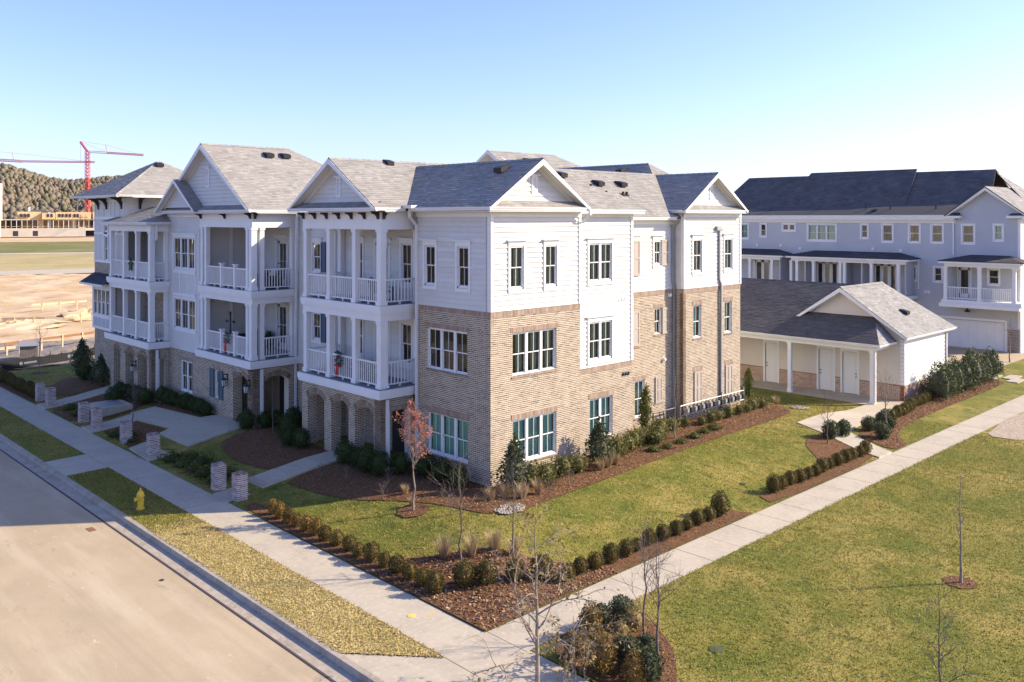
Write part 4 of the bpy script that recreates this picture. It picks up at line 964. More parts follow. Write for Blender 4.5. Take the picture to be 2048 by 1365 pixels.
# ridge caps
def ridge(a, b, parent, mat='shingle'):
    a = Vector(a); b = Vector(b); n = max(1, int((b-a).length/.3)); d = (b-a)/n; sd_ = Vector((-d.y, d.x, 0)).normalized()*.13; mb = MB()
    for i in range(n):
        p = a+d*i; q = p+d*1.02; u = Vector((0, 0, .035)); w = Vector((0, 0, .06))
        mb.poly([p+u, q+u-Vector((0, 0, .012)), q+sd_-w, p+sd_-w]); mb.poly([p+u, q+u-Vector((0, 0, .012)), q-sd_-w, p-sd_-w])
    mb.build('ridge_cap', mat, parent, stuff=True)
for a, b in (((-1.9, 7.15, 12.0), (4, 7.15, 12.0)), ((2.1, -.45, 11.8), (2.1, 6.8, 11.8)), ((15.08, .75, 11.8), (15.08, 4.6, 11.8)), ((-2.12, 17.95, 13.2), (2.5, 17.95, 13.2)), ((15.8, 5.35, 12.46), (15.8, 16, 12.46)), ((4.2, 4.4, 11.84), (14.9, 4.4, 11.84)), ((2.5, 17.95, 13.2), (7.2, 13.2, 10.05)), ((-3.1, 26, 10.93), (.6, 29.55, 13.05))): ridge(a, b, HB)
# small fittings
def lantern(F, s, z, parent):
    mb = MB(); fb(mb, F, s-.06, s+.06, 0, .03, z+.05, z+.35); fb(mb, F, s-.02, s+.02, .03, .22, z+.30, z+.34); fb(mb, F, s-.015, s+.015, .19, .22, z+.12, z+.32)
    c = FP(F, s, .2, z-.22); mb.lathe([(.02, .42), (.03, .40), (.14, .32), (.15, .30)], c, 6); mb.lathe([(.09, .02), (.02, -.06)], c, 6)
    for k in range(6):
        a = k*math.pi/3; mb.tube((c[0]+.085*math.cos(a), c[1]+.085*math.sin(a), c[2]), (c[0]+.13*math.cos(a), c[1]+.13*math.sin(a), c[2]+.3), .009, n=4)
    l = mb.build('wall_lantern', 'metal_dark', parent); MB().lathe([(.075, .02), (.118, .29)], c, 6).build('lantern_glass', 'lamp_glass', l)
lantern(FM, 16.0, 2.2, HB); lantern(FM, 13.86, 2.2, HB); lantern(('A', -2.6), 24.55, 1.9, HB)
mb = MB(); fb(mb, FM, 14.62, 15.05, 0.005, .03, 2.80, 3.04); sg = mb.build('number_sign', 'sign_white', HB)
fb(MB(), FM, 14.65, 15.02, .03, .034, 2.83, 3.01).build('sign_face', 'sign_black', sg)
cu = bpy.data.curves.new('numerals', 'FONT'); cu.body = '4037'; cu.size = .17; cu.align_x = 'CENTER'; cu.extrude = .002
to_ = bpy.data.objects.new('tmp', cu); COL.objects.link(to_); bpy.context.view_layer.update(); tm = bpy.data.meshes.new_from_object(to_); bpy.data.objects.remove(to_); tm.materials.clear(); tm.materials.append(MATS['sign_white']); to = link('numerals', tm, sg)
to.location = (-1.738, 14.835, 2.86); to.rotation_euler = (R(90), 0, R(-90))
for F, s, z in ((F3, 12.49, 6.2), (F3, 12.05, 3.33)):
    c = FP(F, s, .0, z); MB().tube(c, FP(F, s, .12, z), .09, .075, 10).tube(FP(F, s, .12, z), FP(F, s, .14, z), .075, .03, 10).build('dryer_vent', 'trim', HB)
for s0, F, z in ((7.6, F2, 3.3), (7.35, F2, 6.35)):
    for k in range(3): fb(MB(), F, s0+k*.17, s0+k*.17+.07, .005, .05, z, z+.12).build('vent_cap', 'vent' if z < 4 else 'trim', HB)
for y in (19.6, 20.9, 21.1): fb(MB(), FM, y, y+.06, 0, .04, 9.6, 9.72).build('vent_cap', 'trim', HB)

# ------------------------------------------------------------------ storage building with porch
ST = thing('storage_building', 'low cream storage building with three doors, brick wainscot and shingled porch roof', 'building', (26.2, -3.3, .1))
FS = ('A', 26.2); FSr = ('B', -3.3)
sd_doors = [(-.82, .02), (.54, 1.40), (3.92, 4.72), (7.2, 8.0)]
hol = [(a, b, .0, 2.42) for a, b in sd_doors]
brick_wall(FS, -3.3, 14, .05, .92, hol, ST, 'storage_brick'); siding_wall(FS, -3.3, 14, .92, 3.4, hol, ST, 'siding_storage', pieces=False, ex=.2)
wc = MB()
for u_, v_ in free(-3.3, 14, [(a-.11, b+.11) for a, b in sd_doors]): fb(wc, FS, u_, v_, -.1, .045, .92, .96)
wc.build('wainscot_cap', 'storage_brick', ST, stuff=True)
siding_wall(FSr, 26.2, 32, .95, 3.45, [], ST, 'siding', pieces=True, ex=.22); brick_wall(FSr, 26.2, 32, .05, .95, [], ST, 'storage_brick')
mb = MB(); fb(mb, FS, -3.32, -3.12, .0, .03, .95, 3.4); fb(mb, FSr, 26.18, 26.36, 0, .03, .95, 3.42); mb.build('corner_board', 'trim', ST)
for i, (a, b) in enumerate(sd_doors):
    mb = MB(); fb(mb, FS, a, b, -.08, -.03, .12, 2.38)
    for q0, q1 in ((.3, .95), (1.1, 2.2)): fb(mb, FS, a+.14, b-.14, -.032, -.022, q0, q1)
    d = mb.build('door', 'door_white', ST)
    mb = MB(); fb(mb, FS, a-.11, a, -.1, .04, .1, 2.42); fb(mb, FS, b, b+.11, -.1, .04, .1, 2.42); fb(mb, FS, a-.11, b+.11, -.1, .042, 2.42, 2.54); fb(mb, FS, a-.15, b+.15, -.1, .07, 2.54, 2.57); mb.build('door_casing', 'trim', d)
    s = a+.1 if i == 0 else b-.1
    for z in (1.05, 1.22):
        c = FP(FS, s, .0, z); MB().tube(FP(FS, s, -.03, z), FP(FS, s, .04, z), .03, .025, 8).build('handle', 'metal_dark', d)
MB().box(24.1, 26.2, -2.7, 14, -.1, .11).build('porch_slab', 'concrete', ST)
for y in (-2.42, 2.18, 6.8, 11.4): column(24.42, y, .11, 2.85, ST, .2)
MB().box(24.30, 24.54, -2.55, 14, 2.85, 3.08).build('porch_beam', 'trim', ST); MB().box(24.54, 26.2, -2.55, -2.31, 2.85, 3.07).build('porch_beam', 'trim', ST)
MB().box(24.05, 26.2, -2.9, 14, 3.08, 3.10).build('porch_ceiling', 'soffit', ST)
kS = .546; zS = 3.22
roof_plane([(24.0, -2.95, zS), (24.0, 14, zS), (28.85, 14, zS+kS*4.85), (28.85, 1, zS+kS*4.85), (26.2, -1.75, zS+kS*2.2)], ST, 'shingle_dark_shade')
roof_plane([(33.5, -1, 3.3), (33.5, 14, 3.3), (28.85, 14, zS+kS*4.85), (28.85, 1, zS+kS*4.85)], ST, 'shingle_dark_shade')
roof_plane([(24.0, -2.95, zS), (26.15, -2.95, zS), (26.15, -1.75, zS+1.17)], ST, 'shingle_sunlit')
roof_plane([(25.72, -3.62, 3.5), (32.6, -3.62, 3.5), (31.1, -.05, 5.92), (25.72, -.05, 5.92)], ST, 'shingle_sunlit')
roof_plane([(25.72, 3.52, 3.5), (32.6, 3.52, 3.5), (31.1, -.05, 5.92), (25.72, -.05, 5.92)], ST, 'shingle_dark_shade'); roof_plane([(32.6, -3.62, 3.5), (32.6, 3.52, 3.5), (31.1, -.05, 5.92)], ST, 'shingle_dark_shade')
gable_wall(FS, [(-3.35, 3.35), (3.25, 3.35), (-.05, 5.72)], ST, 'siding_storage', pieces=True, ex=.2); gable_end(FS, -.05, 3.57, 3.5, 5.92, .46, ST, rake=.2)
ridge((28.85, .6, 5.87), (28.85, 14, 5.87), ST, 'shingle_dark_shade'); ridge((25.72, -.05, 5.93), (31.1, -.05, 5.93), ST, 'shingle_sunlit')
gutter(('A', 24.1), -2.98, 14, .12, zS+.01, ST); gutter(('B', -2.95), 24.0, 26.1, .05, zS, ST); gutter(FSr, 25.75, 32.65, .36, 3.5, ST)
mb = MB(); soffit(mb, 25.75, 32.5, -3.6, -3.3, 3.38); mb.build('soffit', 'soffit', ST)
downspout([(31.85, -3.55, 3.4), (31.85, -3.36, 3.2), (31.85, -3.36, .2)], ST); downspout([(24.36, -2.62, 3.1), (24.36, -2.58, 2.8), (24.36, -2.58, .2)], ST); roof_vent(28.9, -2.2, 4.47, (0, -1), ST)
MB().box(26.3, 32, -3.1, 13.9, .0, .02).box(31.8, 32, -3.1, 14, .0, 3.4).box(26.4, 32, 13.8, 14, 0, 3.4).build('inner_shell', 'interior', ST)

# ------------------------------------------------------------------ grey townhouse row behind
TH = thing('townhouse', 'long grey two storey townhouse row with dark roof, porches and white garage door', 'building', (49.5, -2, 0))
FTh = ('A', 49.5)
tw = [(19.9, 20.6, 7.86, 9.12, 1), (18.11, 18.62, 8.06, 9.15, 1), (15.36, 16.5, 8.6, 9.15, 2), (11.7, 14.16, 7.8, 9.12, 3), (9.03, 9.55, 8.07, 9.14, 1), (7.03, 7.82, 7.82, 9.15, 1), (4.95, 5.73, 7.82, 9.16, 1), (3.25, 4.05, 7.82, 9.16, 1), (1.03, 1.84, 7.81, 9.16, 1), (-.9, -.35, 8.06, 9.17, 1),
      (15.79, 16.3, 4.86, 5.93, 1), (5.2, 5.76, 4.86, 5.92, 1), (3.3, 3.86, 4.85, 5.92, 1), (-.66, .04, 4.83, 5.92, 1)]
fd = [(17.7, 19.2, 3.75, 5.96), (11.5, 13.4, 3.75, 6.06), (6.7, 8.5, 3.75, 6.06), (1.3, 2.1, 3.75, 5.99)]
gar = (-1.05, 3.9, .0, 2.12)
siding_wall(FTh, -2.05, 24, 0, 9.6, [t[:4] for t in tw]+fd+[gar], TH, 'siding_grey', pieces=False, ex=.19)
rnd2 = random.Random(3)
for t in tw: window(FTh, *t, TH, 'plain', fill=rnd2.choice(['drape', 'warm', 'warm']), grid=False, hung=t[3]-t[2] > .7, gm='glass_grey')
for d in fd:
    nd = 1 if d[1]-d[0] < 1 else (2 if d[1]-d[0] < 1.6 else 3); u = (d[1]-d[0])/nd
    for k in range(nd):
        a = d[0]+k*u; mb = MB(); fb(mb, FTh, a, a+.14, -.1, -.02, d[2], d[3]); fb(mb, FTh, a+u-.14, a+u, -.1, -.02, d[2], d[3]); fb(mb, FTh, a, a+u, -.1, -.02, d[3]-.18, d[3]); fb(mb, FTh, a, a+u, -.1, -.02, d[2], d[2]+.3)
        o = mb.build('door', 'door_white', TH); pane(FTh, a+.13, a+u-.13, -.06, d[2]+.28, d[3]-.17, o, 'glass_grey')
    mb = MB(); fb(mb, FTh, d[0]-.1, d[0], -.02, .04, d[2], d[3]+.1); fb(mb, FTh, d[1], d[1]+.1, -.02, .04, d[2], d[3]+.1); fb(mb, FTh, d[0], d[1], -.02, .042, d[3], d[3]+.1); mb.build('door_casing', 'trim', TH)
gd = MB(); fb(gd, FTh, gar[0], gar[1], -.14, -.1, 0, 2.12); gdo = gd.build('garage_door', 'trim', TH)
for k in range(4):
    for j in range(8): fc('garage_panel', 'trim', FTh, gar[0]+.06+j*.615, gar[0]+.62+j*.615, -.1, -.085, .05+k*.53, .51+k*.53, gdo)
mb = MB(); fb(mb, FTh, -1.2, -1.05, -.02, .04, 0, 2.25); fb(mb, FTh, -1.05, 3.9, -.02, .042, 2.12, 2.28); mb.build('door_casing', 'trim', TH)
w_ = fb(MB(), FTh, -2.0, -1.2, .0, .05, 0, 1.7).build('stone_pier', 'mortar', TH); sr = random.Random(5); z = .03
while z < 1.65:
    hh = sr.uniform(.14, .26); s = -1.98
    while s < -1.25:
        ww = sr.uniform(.16, .36); fb(MB(), FTh, s, min(s+ww, -1.22)-.02, .05, .07+sr.uniform(0, .03), z, min(z+hh, 1.69)-.02).build('stone', 'stone', w_); s += ww
    z += hh
siding_wall(('B', -2.05), 49.5, 60, 0, 9.6, [], TH, 'siding', pieces=False, ex=.19)  # white siding colours sunlight into this side of the grey house
mb = MB(); fb(mb, FTh, -2.08, -1.9, 0, .04, 1.7, 9.6); mb.build('corner_board', 'trim', TH)
mb = MB(); fb(mb, FTh, 2.3, 24, 0, .35, 9.52, 9.6); fb(mb, FTh, 2.3, 24, 0, .06, 9.3, 9.52); mb.build('eave', 'trim', TH); gutter(FTh, 2.25, 24, .45, 9.90, TH, w=.14, h=.3)
kk = .74
roof_plane([(49.05, 2.0, 9.9), (49.05, 24.5, 9.9), (50.9, 24.5, 10.55), (50.9, 2.0, 10.7)], TH, 'shingle_dark_shade', .25, .6, fine=False)
zt = 13.5; dx = (zt-10.5)/kk
roof_plane([(50.8, .4, 10.5), (50.8, 24.2, 10.5), (50.8+dx, 23.0, zt), (50.8+dx, 1.2, zt)], TH, 'shingle_dark_shade', .25, .45, fine=False)
roof_plane([(50.8+dx*2, .4, 10.5), (50.8+dx*2, 24.2, 10.5), (50.8+dx, 23.0, zt), (50.8+dx, 1.2, zt)], TH, 'shingle_dark_shade', .25, .45, fine=False)
roof_plane([(50.9, 6.6, 10.6), (50.9, 17.6, 10.6), (50.8+dx+.15, 16.7, zt+.28), (50.8+dx+.15, 7.3, zt+.28)], TH, 'shingle_dark_shade', .25, .45, fine=False)
roof_plane([(50.8, 23.9, 10.5), (58, 26, 10.0), (55, 23.2, 13.28)], TH, 'shingle_dark_shade', .25, .6, fine=False)
roof_plane([(48.9, -2.7, 9.85), (60, -2.7, 9.85), (56.5, .13, 12.0), (48.9, .13, 12.0)], TH, 'shingle_sunlit', .25, .6, fine=False); roof_plane([(48.9, 2.96, 9.85), (56, 2.96, 9.85), (56, .13, 12.0), (48.9, .13, 12.0)], TH, 'shingle_dark_shade', .25, .6, fine=False)
roof_plane([(53, -2.0, 10.2), (60, -2.0, 10.2), (55, 1.2, 13.25)], TH, 'shingle_sunlit', .25, .6, fine=False)
gable_wall(FTh, [(-2.2, 9.6), (2.5, 9.6), (2.3, 10.1), (.13, 11.85), (-2.0, 10.1)], TH, 'siding_grey', pieces=False, ex=.19); gable_end(FTh, .13, 2.83, 9.85, 12.0, .5, TH, rake=.24)
for a, b in ((2.0, 2.9), (-2.6, -1.5)): roof_plane([(48.95, a-.1, 9.85), (48.95, b+.1, 9.85), (49.5, b, 10.02), (49.5, a, 10.02)], TH, 'shingle_dark_shade', .25, .6, fine=False); fb(MB(), FTh, a-.2, b+.2, 0, .56, 9.66, 9.84).build('eave_return', 'trim', TH)
def t_porch(y0, y1, posts, zd, parts=()):
    yc = (y0+y1)/2
    roof_plane([(47.3, y0, 6.55), (47.3, y1, 6.55), (49.5, y1-1.6, 6.95), (49.5, y0+1.6, 6.95)], TH, 'shingle_dark_shade', .25, .6, fine=False)
    roof_plane([(47.3, y0, 6.55), (49.5, y0, 6.55), (49.5, y0+1.6, 6.95)], TH, 'shingle_dark_shade', .25, .6, fine=False); roof_plane([(49.5, y1, 6.55), (47.3, y1, 6.55), (49.5, y1-1.6, 6.95)], TH, 'shingle_dark_shade', .25, .6, fine=False)
    MB().box(47.32, 49.5, y0+.05, y1-.05, 6.36, 6.53).build('fascia', 'trim', TH); MB().box(47.6, 47.85, y0+.4, y1-.4, 6.12, 6.36).build('porch_beam', 'trim', TH)
    MB().box(47.5, 49.5, y0+.2, y1-.2, zd-.25, zd).build('porch_slab', 'trim', TH)
    for p in posts: column(47.72, p, zd, 6.12, TH, .22)
    for p in parts: MB().box(47.9, 49.5, p-.06, p+.06, zd, 6.3).build('partition', 'siding_grey', TH)
t_porch(15.3, 22, [18.62, 16.51, 20.8], 3.7, [15.9]); t_porch(4.85, 15.1, [14.73, 14.2, 12.74, 10.45, 10.1, 7.92, 5.83], 3.7, [13.6, 10.3, 8.8, 5.4])
t_porch(-2.9, 2.85, [2.4, .08, -2.2], 3.7, [2.3]); MB().box(47.4, 49.5, -2.6, 2.77, 3.18, 3.46).build('balcony_edge', 'trim', TH)
railing(('A', 47.72), .2, 2.28, 0, 3.7, TH, .13); railing(('A', 47.72), -2.08, -.04, 0, 3.7, TH, .13)
mb = MB().lathe([(.03, .25), (.05, .2), (.2, .05), (.21, 0)], (49.2, 1.4, 2.72), 10); fb(mb, FTh, 1.37, 1.43, .02, .32, 2.98, 3.02); mb.build('barn_light', 'metal_dark', TH)
downspout([(49.4, 2.45, 9.5), (49.42, 2.45, 6.9)], TH); downspout([(49.42, 5.0, 6.4), (49.42, 5.0, 4.2)], TH)
for y, z in ((18.9, 7.15), (16.6, 7.2), (14.8, 6.98), (8.5, 7.1), (6.3, 7.0), (4.4, 3.9), (4.15, 3.9)): fb(MB(), FTh, y, y+.2, .0, .06, z, z+.22).build('vent_cap', 'trim', TH)
for y in (18, 13.5, 9.5, 7.5, 4.0): vent_pipe(50.2, y, 10.3, .4, .05, TH)
roof_vent(50.0, 8.6, 10.25, (-1, 0), TH)
MB().box(50, 60, -1.8, 24, 3.3, 3.6).box(51.5, 59, -1.6, 24, .1, 9.5).box(59.8, 60, -2, 24, 0, 9.6).build('inner_core', 'interior', TH)
# far gable roof that shows over the ridge
BK = thing('neighbour_house', 'house behind whose tan shingled gable roof shows above the main roof ridge', 'house', (26, 24, 0))
MB().box(21, 34, 18.6, 27.4, 0, 12.0).build('wall', 'siding', BK); gable_wall(('A', 21.), [(18.6, 12.0), (26.6, 12.0), (22.6, 14.3)], BK, pieces=False)
roof_plane([(20.4, 17.6, 11.1), (33, 17.6, 11.1), (27.0, 22.6, 14.35), (20.4, 22.6, 14.35)], BK, 'shingle', .25, .6, fine=False); roof_plane([(20.4, 27.6, 11.1), (33, 27.6, 11.1), (27.0, 22.6, 14.35), (20.4, 22.6, 14.35)], BK, 'shingle', .25, .6, fine=False); roof_plane([(33, 17.6, 11.1), (33, 27.6, 11.1), (27.0, 22.6, 14.35)], BK, 'shingle', .25, .6, fine=False)
gable_end(('A', 21.), 22.6, 5.0, 11.1, 14.35, .6, BK); roof_vent(23.3, 21.6, 13.72, (0, -1), BK)

# ------------------------------------------------------------------ far background: building site, cranes, hill
CAMV = Vector((-20.262, -22.116)); FWD = Vector((.6934, .7206)); RGT = Vector((.7206, -.6934)); RZ = math.atan2(-.6934, .7206)
def at(lat, d): p = CAMV+FWD*d+RGT*lat; return (p.x, p.y)
def far_thing(name, label, cat, lat, d, z=0, group=None):
    x, y = at(lat, d); return thing(name, label, cat, (x, y, z), RZ+(R(30) if cat in ('building', 'house') else 0), group)
def lb(name, mat, parent, *bx):
    m = MB()
    for b in bx: m.box(*b)
    return m.build(name, mat, parent, local=True)
# local frame of far things: +x to the right, -y towards the street corner
CB = far_thing('unfinished_building', 'long unfinished building with plywood upper floor on a white concrete podium', 'building', -245, 420, .4)
lb('podium', 'raw_concrete', CB, (-25, 37, 0, 14, 0, 3.9), (37, 58, 0, 14, 2.9, 3.9), (37, 58, 6, 14, 0, 2.9))
lb('podium_opening', 'dark_open', CB, (37.2, 57.8, 5.8, 5.99, 0, 2.9))
for a in (5.6, 14.0): lb('podium_opening', 'dark_open', CB, (a, a+2.2, -.05, .02, .4, 2.9))
MB().prism([(22.6, -2.2, 0), (33.8, -2.2, 0), (33.8, -2.2, 4.2), (29.5, -2.2, 3.4)], (0, .5, 0)).build('ramp_wall', 'raw_concrete', CB, local=True); lb('ramp_end', 'raw_concrete', CB, (33.8, 37, -2.2, 2, 0, 4.6))
lb('floor_slab', 'raw_concrete', CB, (-20, 60, .2, 14, 3.9, 4.2), (-16, 60, .2, 14, 8.1, 8.6)); lb('rear_wall', 'plywood', CB, (-15, 60, 9, 9.3, 4.2, 8.1))
for i in range(26): lb('post', 'trim' if i % 3 else 'wood', CB, (-2+i*2.25, -1.75+i*2.25, .4, .7, 4.2, 8.1))
for i, (a, b) in enumerate([(3, 8.5), (16, 18.5), (20.5, 22), (31, 33), (39.5, 42)]): lb('panel', ['dark_open', 'plywood', 'siding_grey', 'plywood', 'dark_open'][i], CB, (a, b, 3, 3.2, 4.2, 8.0))
for i in range(14): lb('guard_rail', 'wood', CB, (-4+i*4.4, i*4.4-.2, .25, .35, 5.0, 5.15))
ups = [(7.5, 17.6, 0), (17.8, 23.6, -2.5), (23.9, 39.6, -.6), (40.4, 60, -.8)]
for a, b, y in ups: lb('upper_storey', 'plywood', CB, (a, b, .5+y, 11, 8.6, 12.2+.2*y))
for a in (8.6, 10.2, 11.8, 20.0, 21.6, 25.0, 26.5, 28.2, 29.8, 31.8, 33.2, 41.6, 43.0, 45.0, 46.4): lb('window_opening', 'dark_open', CB, (a, a+.9, -2.2, .8, 9.6, 11.2) if 17.8 < a < 23.6 else (a, a+.9, -.38 if a < 40 else -.4, .8, 9.6, 11.2))
lb('open_frame', 'wood', CB, (35, 39.2, -.7, -.55, 9.9, 10.4), (35, 39.2, -.7, -.55, 8.9, 9.3), (36, 36.4, -.72, -.6, 8.7, 11.5), (38, 38.4, -.72, -.6, 8.7, 11.5))
EB = far_thing('concrete_tower', 'pale blank concrete wall block at the far left edge', 'tower', -240.6, 405, .4)
MB().box(-25, -1.3, 0, 12, 8, 25.5).box(-25, -2, 2, 12, 0, 8).build('wall', 'raw_concrete', EB, local=True); lb('parapet', 'raw_concrete', EB, (-25, -1.2, -.1, .2, 25.2, 25.7)); lb('door_frame', 'trim', EB, (.2, .6, 1, 1.3, 6, 18), (-1.2, .6, 1, 1.3, 17.7, 18.1))
def lattice(mb, p0, p1, w, n, r):
    p0 = Vector(p0); p1 = Vector(p1); d = p1-p0; q = d.to_track_quat('Z', 'Y')
    cs = [Vector((a*w/2, b*w/2, 0)) for a, b in ((-1, -1), (1, -1), (1, 1), (-1, 1))]
    for c in cs: mb.tube(p0+q @ c, p1+q @ c, r, n=4)
    for i in range(n):
        a = p0+d*(i/n); b = p0+d*((i+1)/n)
        for k in range(4): mb.tube(a+q @ cs[k], b+q @ cs[(k+1) % 4], r*.7, n=4); mb.tube(a+q @ cs[k], a+q @ cs[(k+1) % 4], r*.7, n=4)
    return mb
C1 = far_thing('tower_crane', 'tall red tower crane with lattice mast above the unfinished building', 'crane', -229.5, 475, .3); C1.scale = (1.085, 1.085, 1.085)
lattice(MB(), (0, 0, 0), (0, 0, 42), 1.7, 24, .14).build('mast', 'crane_red', C1, local=True)
lattice(MB(), (.4, 0, 41.6), (10, 0, 41), 1.0, 8, .12).build('jib', 'trim', C1, local=True); j1 = lattice(MB(), (10, 0, 41), (28, 0, 39.9), .8, 12, .12).build('jib', 'crane_red', C1, local=True)
lattice(MB(), (0, 0, 41.6), (-3.6, 0, 46.6), .7, 5, .12).build('jib_post', 'crane_red', C1, local=True); MB().tube((9.8, 0, 41), (9.0, 0, 45), .12).build('king_post', 'crane_red', C1, local=True)
mb = MB(); mb.tube((-3.6, 0, 46.6), (10, 0, 41.3), .05).tube((-3.6, 0, 46.6), (9.0, 0, 45), .05).tube((9.0, 0, 45), (26, 0, 40.2), .05).tube((-3.6, 0, 46.6), (-3.4, 0, 36), .05); mb.build('tie_cable', 'crane_red', C1, local=True)
C2 = far_thing('tower_crane', 'long low red crane jib reaching in from the left edge', 'crane', -262, 455, .3)
lattice(MB(), (-6, 0, 0), (-6, 0, 38), 1.7, 22, .14).build('mast', 'crane_red', C2, local=True); lattice(MB(), (-9, 0, 39.6), (8, 0, 38.6), 1.1, 12, .13).build('jib', 'crane_red', C2, local=True); lattice(MB(), (8, 0, 38.6), (46, 0, 38.2), .8, 22, .11).build('jib', 'crane_red', C2, local=True)
MB().tube((4, 0, 39), (3.2, 0, 43), .12).build('king_post', 'crane_red', C2, local=True); MB().tube((-9, 0, 44), (3.2, 0, 43), .05).tube((3.2, 0, 43), (44, 0, 38.4), .05).build('tie_cable', 'metal_dark', C2, local=True)
# hill with a winter wood
def hz(lat, d):
    a = ss(560, 1250, d)*ss(2400, 1300, d) if False else ss(560, 1250, d)
    u = lat/d
    prof = 66*math.exp(-((u+.62)/.17)**2)+28*math.exp(-((u+.45)/.10)**2)+9*math.sin(u*40)
    return max(0, a*prof*(1 if d < 1300 else 1.0))-.3
mb = MB(); LA = np.linspace(-1.05, .1, 70); DD = np.concatenate([np.linspace(520, 1300, 34), np.linspace(1400, 2600, 8)])
for d in DD:
    for u in LA: x, y = at(u*d, d); mb.v.append((x, y, hz(u*d, min(d, 1300))*(1 if d <= 1300 else max(.1, 1-(d-1300)/1500))))
n_ = len(LA)
for i in range(len(DD)-1):
    for j in range(n_-1): k = i*n_+j; mb.f.append((k, k+1, k+n_+1, k+n_))
struct(mb.build('hill', 'hillside', smooth=True))
tr = random.Random(11); FT_ = MB()
for i in range(5200):
    u = tr.uniform(-.80, -.36); d = 610+690*tr.random()**.8; z = hz(u*d, d)
    if z < 3: continue
    x, y = at(u*d, d); h = tr.uniform(5, 11); w = h*tr.uniform(.24, .38)
    i0 = len(FT_.v); a0 = tr.random()*6.28
    for j, (t, q) in enumerate(((.12, .45), (.35, .95), (.6, 1.0), (.82, .68))):
        for k in range(6):
            a = a0+k*1.047+j*.5; g_ = w*q*tr.uniform(.75, 1.25); FT_.v.append((x+g_*math.cos(a), y+g_*math.sin(a), z+h*(t+tr.uniform(-.05, .05))))
    FT_.v.append((x, y, z+h))
    for j in range(3):
        for k in range(6): p_ = i0+j*6; FT_.f.append((p_+k, p_+(k+1) % 6, p_+6+(k+1) % 6, p_+6+k))
    for k in range(6): FT_.f.append((i0+18+k, i0+18+(k+1) % 6, i0+24))
tag(FT_.build('winter_wood', 'far_tree', smooth=True), 'grey brown winter wood covering the distant hillside', 'wood', kind='stuff')
HH = far_thing('farmhouse', 'white gabled farmhouse with dark roof on the distant hillside', 'house', -.538*640, 640, hz(-.538*640, 640)+5)
lb('wall', 'house_white', HH, (-6.5, 4, 0, 9, -6, 4.5), (4, 10, -2.5, 7, -6, 4.6)); lb('porch', 'house_white', HH, (-7, 4, -2.4, 0, -6, .5))
for pts in ([(-7, -1, 4.3), (4.5, -1, 4.3), (4.5, 4.5, 8.2), (-7, 4.5, 8.2)], [(3.5, -3, 4.3), (3.5, 7, 4.3), (7, 7, 8), (7, -3, 8)], [(10.5, -3, 4.3), (10.5, 7, 4.3), (7, 7, 8), (7, -3, 8)]): MB().prism(pts, (0, 0, .3)).build('roof', 'roof_deck', HH, local=True)
MB().prism([(4, -2.5, 4.6), (10, -2.5, 4.6), (7, -2.5, 7.9)], (0, .3, 0)).build('gable', 'house_white', HH, local=True); lb('porch_roof', 'metal_roof', HH, (-7.3, 4.2, -2.8, 0, 2.6, 3.0)); lb('chimney', 'house_white', HH, (-6.9, -5.6, 3, 4.4, 0, 10.5))
for a in (5.0, 7.6): lb('window', 'dark_open', HH, (a, a+1.3, -2.62, -2.48, .8, 2.6))
lb('window', 'dark_open', HH, (6.4, 7.6, -2.62, -2.48, 5.0, 6.2)); lb('porch_opening', 'dark_open', HH, (-6, 3, -2.45, -2.38, -1.4, .1))
UP = far_thing('utility_pole', 'pale utility pole with crossarm in front of the wooded hill', 'pole', -.495*520, 520, 2); MB().tube((0, 0, 0), (0, 0, 17.5), .3, .24, 8).build('pole', 'bark_pale', UP, local=True); lb('crossarm', 'bark_pale', UP, (-1.8, 1.8, -.15, .15, 16.2, 16.7))
# building site close by: batter boards, silt fence, crate, soil heaps
def boards(name, label, p0, p1, ht, n, mat, t=.05, group='setting out boards on the dirt field', pt=None):
    p0 = Vector(p0); p1 = Vector(p1); d = p1-p0; o = thing(name, label, 'boards', (p0.x, p0.y, -.05), math.atan2(d.y, d.x), group); L = d.length
    MB().box(-.2, L+.2, -t/2, t/2, ht-.18, ht).build('rail', mat, o, local=True)
    for i in range(n): x = L*(i+.5)/n; MB().box(x-.05, x+.05, -t/2-.07, -t/2, -.2, ht+.05).build('post', pt or mat, o, local=True)
boards('batter_board', 'long pale board on posts in the middle of the dirt field', (7.3, 78.5), (12.6, 79.2), .75, 3, 'wood')
boards('batter_board', 'pale board on stakes beside the far end of the apartment building', (7.0, 64.6), (10.2, 65.3), .75, 3, 'wood')
boards('batter_board', 'long dark timber rail on posts behind the black silt fence', (-2.9, 47.3), (3.4, 49.3), .95, 4, 'wood_red', pt='wood')
boards('batter_board', 'short pale board at the left edge beyond the silt fence', (-5.0, 46.6), (-2.7, 46.9), .7, 3, 'wood')
boards('batter_board', 'pale leaning board at the left of the dirt heap', (1.5, 66.0), (4.2, 64.2), .8, 2, 'wood')
fpts = [Vector(p) for p in ((-8.5, 38.4), (-6.4, 39.4), (-5.1, 40.3), (-1.9, 41.2), (1.4, 42.7), (5.5, 44.5))]
SF = thing('silt_fence', 'black fabric silt fence with pale printed marks along the lawn edge', 'fence', (-5.1, 40.3, 0))
